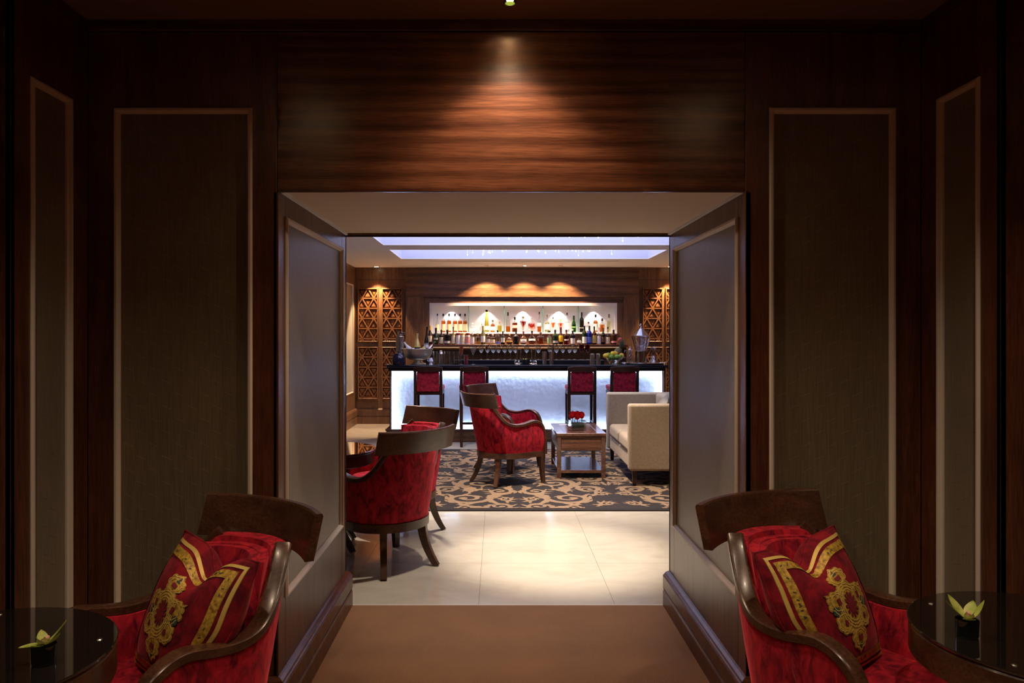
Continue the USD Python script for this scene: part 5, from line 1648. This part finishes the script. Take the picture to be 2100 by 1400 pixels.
for x, lab in ((1214.5, 'upturned steel tumbler left of the fruit bowl, left one of the pair'), (1226.5, 'upturned steel tumbler right beside the fruit bowl')):
    if ic is None:
        ic = thing('steel_tumbler', lab, 'cup', at(x, .04), 0, 'upturned steel tumblers')
        obj('cup', lathe([(.038, 0), (.039, .002), (.030, .150), (.026, .154), (0, .154)], 28), 'steel', ic, smooth=40)
    else:
        dup(ic.GetPrim(), at(x, .04), 0, lab)
# fruit bowl
FB = (px(1258.5, YC), YC - .02, ZC)
t = thing('fruit_bowl', 'flared clear glass fruit bowl at the right of the bar', 'bowl', FB)
obj('bowl', glass_wall([(.055, 0), (.058, .006), (.075, .03), (.115, .075), (.155, .098), (.162, .103)], .004, 40), 'glass_clear', t, smooth=50)
plain('lemon_skin', (.75, .52, .03), .45)
plain('orange_skin', (.80, .40, .04), .5)
plain('lime_skin', (.16, .30, .03), .45)


def fruit(name, label, off, material, el, sc, rz):
    t = thing(name, label, 'fruit', (FB[0] + off[0], FB[1] + off[1], FB[2] + off[2]), rz, 'citrus fruit in the glass bowl')
    m = trimesh.creation.icosphere(3)
    v = m.vertices.copy()
    v[:, 0] *= el
    v[:, 0] += np.sign(v[:, 0]) * .22 * np.clip(np.abs(v[:, 0]) - .8, 0, 1)
    obj('skin', tm(v * sc, m.faces), material, t, smooth=True)
    obj('stalk', moved(trimesh.creation.icosphere(1, .005), (sc * el * 1.06, 0, 0)), 'cap_brown', t)


for k, (nm, off, m_, el, sc, rz, lab) in enumerate([
        ('lemon', (-.118, -.02, .128), 'lemon_skin', 1.2, .036, 20, 'lemon at the left edge of the fruit bowl'), ('lemon', (-.018, -.01, .158), 'lemon_skin', 1.2, .036, 70, 'topmost lemon in the fruit bowl, left of centre'), ('orange', (.030, .055, .155), 'orange_skin', 1.0, .038, 0, 'orange at the top of the fruit bowl'),
        ('orange', (.115, .02, .128), 'orange_skin', 1.0, .037, 0, 'orange at the right edge of the fruit bowl'), ('lime', (-.075, .055, .140), 'lime_skin', 1.15, .031, 130, 'lime behind the left lemon in the fruit bowl'), ('lime', (-.048, -.075, .112), 'lime_skin', 1.15, .032, 40, 'lime at the front left of the fruit bowl'),
        ('lime', (.030, -.07, .115), 'lime_skin', 1.15, .032, -30, 'lime at the front middle of the fruit bowl'), ('lime', (.080, -.055, .120), 'lime_skin', 1.15, .031, 80, 'lime at the front right of the fruit bowl'), ('lime', (-.01, -.012, .085), 'lime_skin', 1.15, .032, 10, 'lime low in the middle of the fruit bowl'),
        ('lime', (.05, .01, .088), 'lime_skin', 1.15, .031, 60, 'lime under the oranges in the fruit bowl'), ('lime', (-.06, .0, .085), 'lime_skin', 1.15, .03, 60, 'lime under the left lemon in the fruit bowl')]):
    fruit(nm, lab, off, m_, el, sc, rz)
# pineapple
t = thing('pineapple', 'pineapple leaning behind the fruit bowl', 'pineapple', (px(1262, YC + .2), YC + .2, ZC + .085), 0)
Mp = trimesh.transformations.rotation_matrix(math.radians(24), [0, 1, 0])
m = trimesh.creation.icosphere(4)
v = m.vertices.copy()
th_, zz = np.arctan2(v[:, 1], v[:, 0]), v[:, 2]
b_ = 1 + .07 * np.abs(np.sin(th_ * 5 + zz * 7) * np.sin(th_ * 5 - zz * 7))
m = tm(v * b_[:, None] * [.062, .062, .10] + [0, 0, .065], m.faces); m.apply_transform(Mp)
obj('body', m, 'pineapple_skin', t, smooth=True)
lv = []
for k in range(26):
    a, q = k * 2.399, k / 25
    n = 8
    w_ = .014
    pts = []
    for i in range(n):
        s = i / (n - 1)
        rr = .010 + (.055 - .035 * q) * s ** 1.5
        pts.append((rr * math.cos(a), rr * math.sin(a), .16 + (.10 + .06 * q) * s))
    l = sweep(pts, [w_ * (1 - .92 * (i / (n - 1))) for i in range(n)], .0025, (-math.sin(a), math.cos(a), 0))
    lv.append(l)
for l in lv:
    l.apply_transform(Mp)
    obj('leaf', l, 'pineapple_leaf', t)
t = thing('flower', 'round red flower standing behind the pineapple', 'flower', (px(1272, YC + .3), YC + .3, ZC), 0)
obj('stem', tube([(0, 0, 0), (.004, 0, .15), (0, 0, .33)], .004, 6), 'stem_green', t)
m = trimesh.creation.icosphere(3); v = m.vertices * (1 + .12 * np.sin(9 * np.arctan2(m.vertices[:, 1], m.vertices[:, 0]))[:, None] * np.abs(np.sin(7 * m.vertices[:, 2]))[:, None])
obj('head', tm(v * .036 + [0, 0, .355], m.faces), 'flower_coral', t, smooth=True)
# tray with urn, jug and carafe
t = thing('tray', 'oval silver tray under the glass urn at the right end of the bar', 'tray', at(1323, .10))
m = lathe([(0, 0), (.9, 0), (.97, .006), (1.0, .016), (.99, .017), (.95, .010), (0, .004)], 56)
obj('plate', tm(m.vertices * [.30, .17, 1], m.faces), 'silver', t, smooth=40)
for s in (-1, 1):
    obj('handle', tube([(s * .285, -.04, .014), (s * .315, -.035, .03), (s * .325, 0, .034), (s * .315, .035, .03), (s * .285, .04, .014)], .006, 6), 'silver', t, smooth=60)
ZT = ZC + .0055
u = thing('glass_urn', 'lidded clear glass punch urn on a clear pedestal at the right end of the bar', 'urn', (*at(1314.5, .10)[:2], ZT))
obj('pedestal', glass_wall([(.080, 0), (.082, .006), (.082, .185), (.078, .19)], .004, 32), 'glass_clear', u, smooth=40)
for k in range(8):
    a = k * PI / 4
    obj('rib', lathe([(0, .0), (.012, .0), (.012, .18), (.008, .188), (0, .188)], 10, .07 * math.cos(a), .07 * math.sin(a)), 'glass_pane', u, smooth=40)
obj('bowl', glass_wall([(.060, .192), (.082, .198), (.105, .27), (.130, .36), (.142, .40), (.147, .405)], .005, 44), 'glass_urn', u, smooth=40)
obj('lid', glass_wall([(.126, .408), (.128, .412), (.09, .45), (.05, .50), (.020, .525)][::1], .004, 40), 'glass_urn', u, smooth=40)
obj('finial', lathe([(0, .522), (.018, .524), (.012, .535), (.026, .552), (.022, .565), (.006, .59), (0, .592)], 20), 'glass_urn', u, smooth=40)
t = thing('glass_jug', 'twisted clear glass jug with loop handle on the silver tray', 'jug', (*at(1292, .06)[:2], ZT))
m = lathe([(0, 0), (.046, 0), (.05, .01), (.05, .06), (.044, .11), (.034, .15), (.036, .18), (.045, .205), (.042, .205), (.03, .16), (0, .15)], 24)
v = m.vertices.copy(); a = np.arctan2(v[:, 1], v[:, 0]) + v[:, 2] * 12; rr = np.hypot(v[:, 0], v[:, 1]) * (1 + .06 * np.sin(6 * a)); v[:, 0], v[:, 1] = rr * np.cos(a), rr * np.sin(a)
obj('body', tm(v, m.faces), 'glass_urn', t, smooth=40)
obj('handle', tube([(-.034, 0, .185), (-.07, 0, .20), (-.088, 0, .16), (-.08, 0, .10), (-.046, 0, .07)], .006, 8), 'glass_urn', t, smooth=60)
obj('stopper', lathe([(0, .205), (.03, .205), (.02, .22), (.008, .23), (.015, .245), (0, .26)], 18), 'glass_urn', t, smooth=40)
t = thing('carafe', 'clear glass carafe with wide base right of the glass urn', 'carafe', (*at(1341, .10)[:2], ZT))
obj('body', glass_wall([(.05, 0), (.07, .008), (.068, .03), (.040, .085), (.026, .12), (.025, .17), (.034, .225), (.042, .25)], .004, 28), 'glass_urn', t, smooth=50)
obj('handle', tube([(-.036, 0, .235), (-.058, 0, .225), (-.055, 0, .16), (-.036, 0, .09)], .005, 8), 'glass_urn', t, smooth=60)
for k, (x, dy) in enumerate(((1356, .02), (1360.5, .06), (1278, -.03))):
    t = thing('napkin_knot', ['small silver knot ornament at the right end of the tray', 'silver knot ornament hard against the tray handle at the far right', 'small silver knot ornament right of the fruit bowl'][k], 'ornament', at(x, dy))
    obj('knot', tube([(.018 * math.cos(a) + .006 * math.cos(3 * a), .018 * math.sin(a) + .006 * math.sin(3 * a), .018 + .008 * math.sin(2 * a)) for a in np.linspace(0, 2 * PI, 30, endpoint=False)], .0085, 7, closed=True), 'silver', t, smooth=60)
t = thing('plate', 'small pale plate at the left end of the bar top', 'plate', at(799, -.02))
obj('disc', lathe([(0, 0), (.03, 0), (.05, .006), (.05, .008), (.03, .004), (0, .003)], 24), 'label_cream', t, smooth=40)
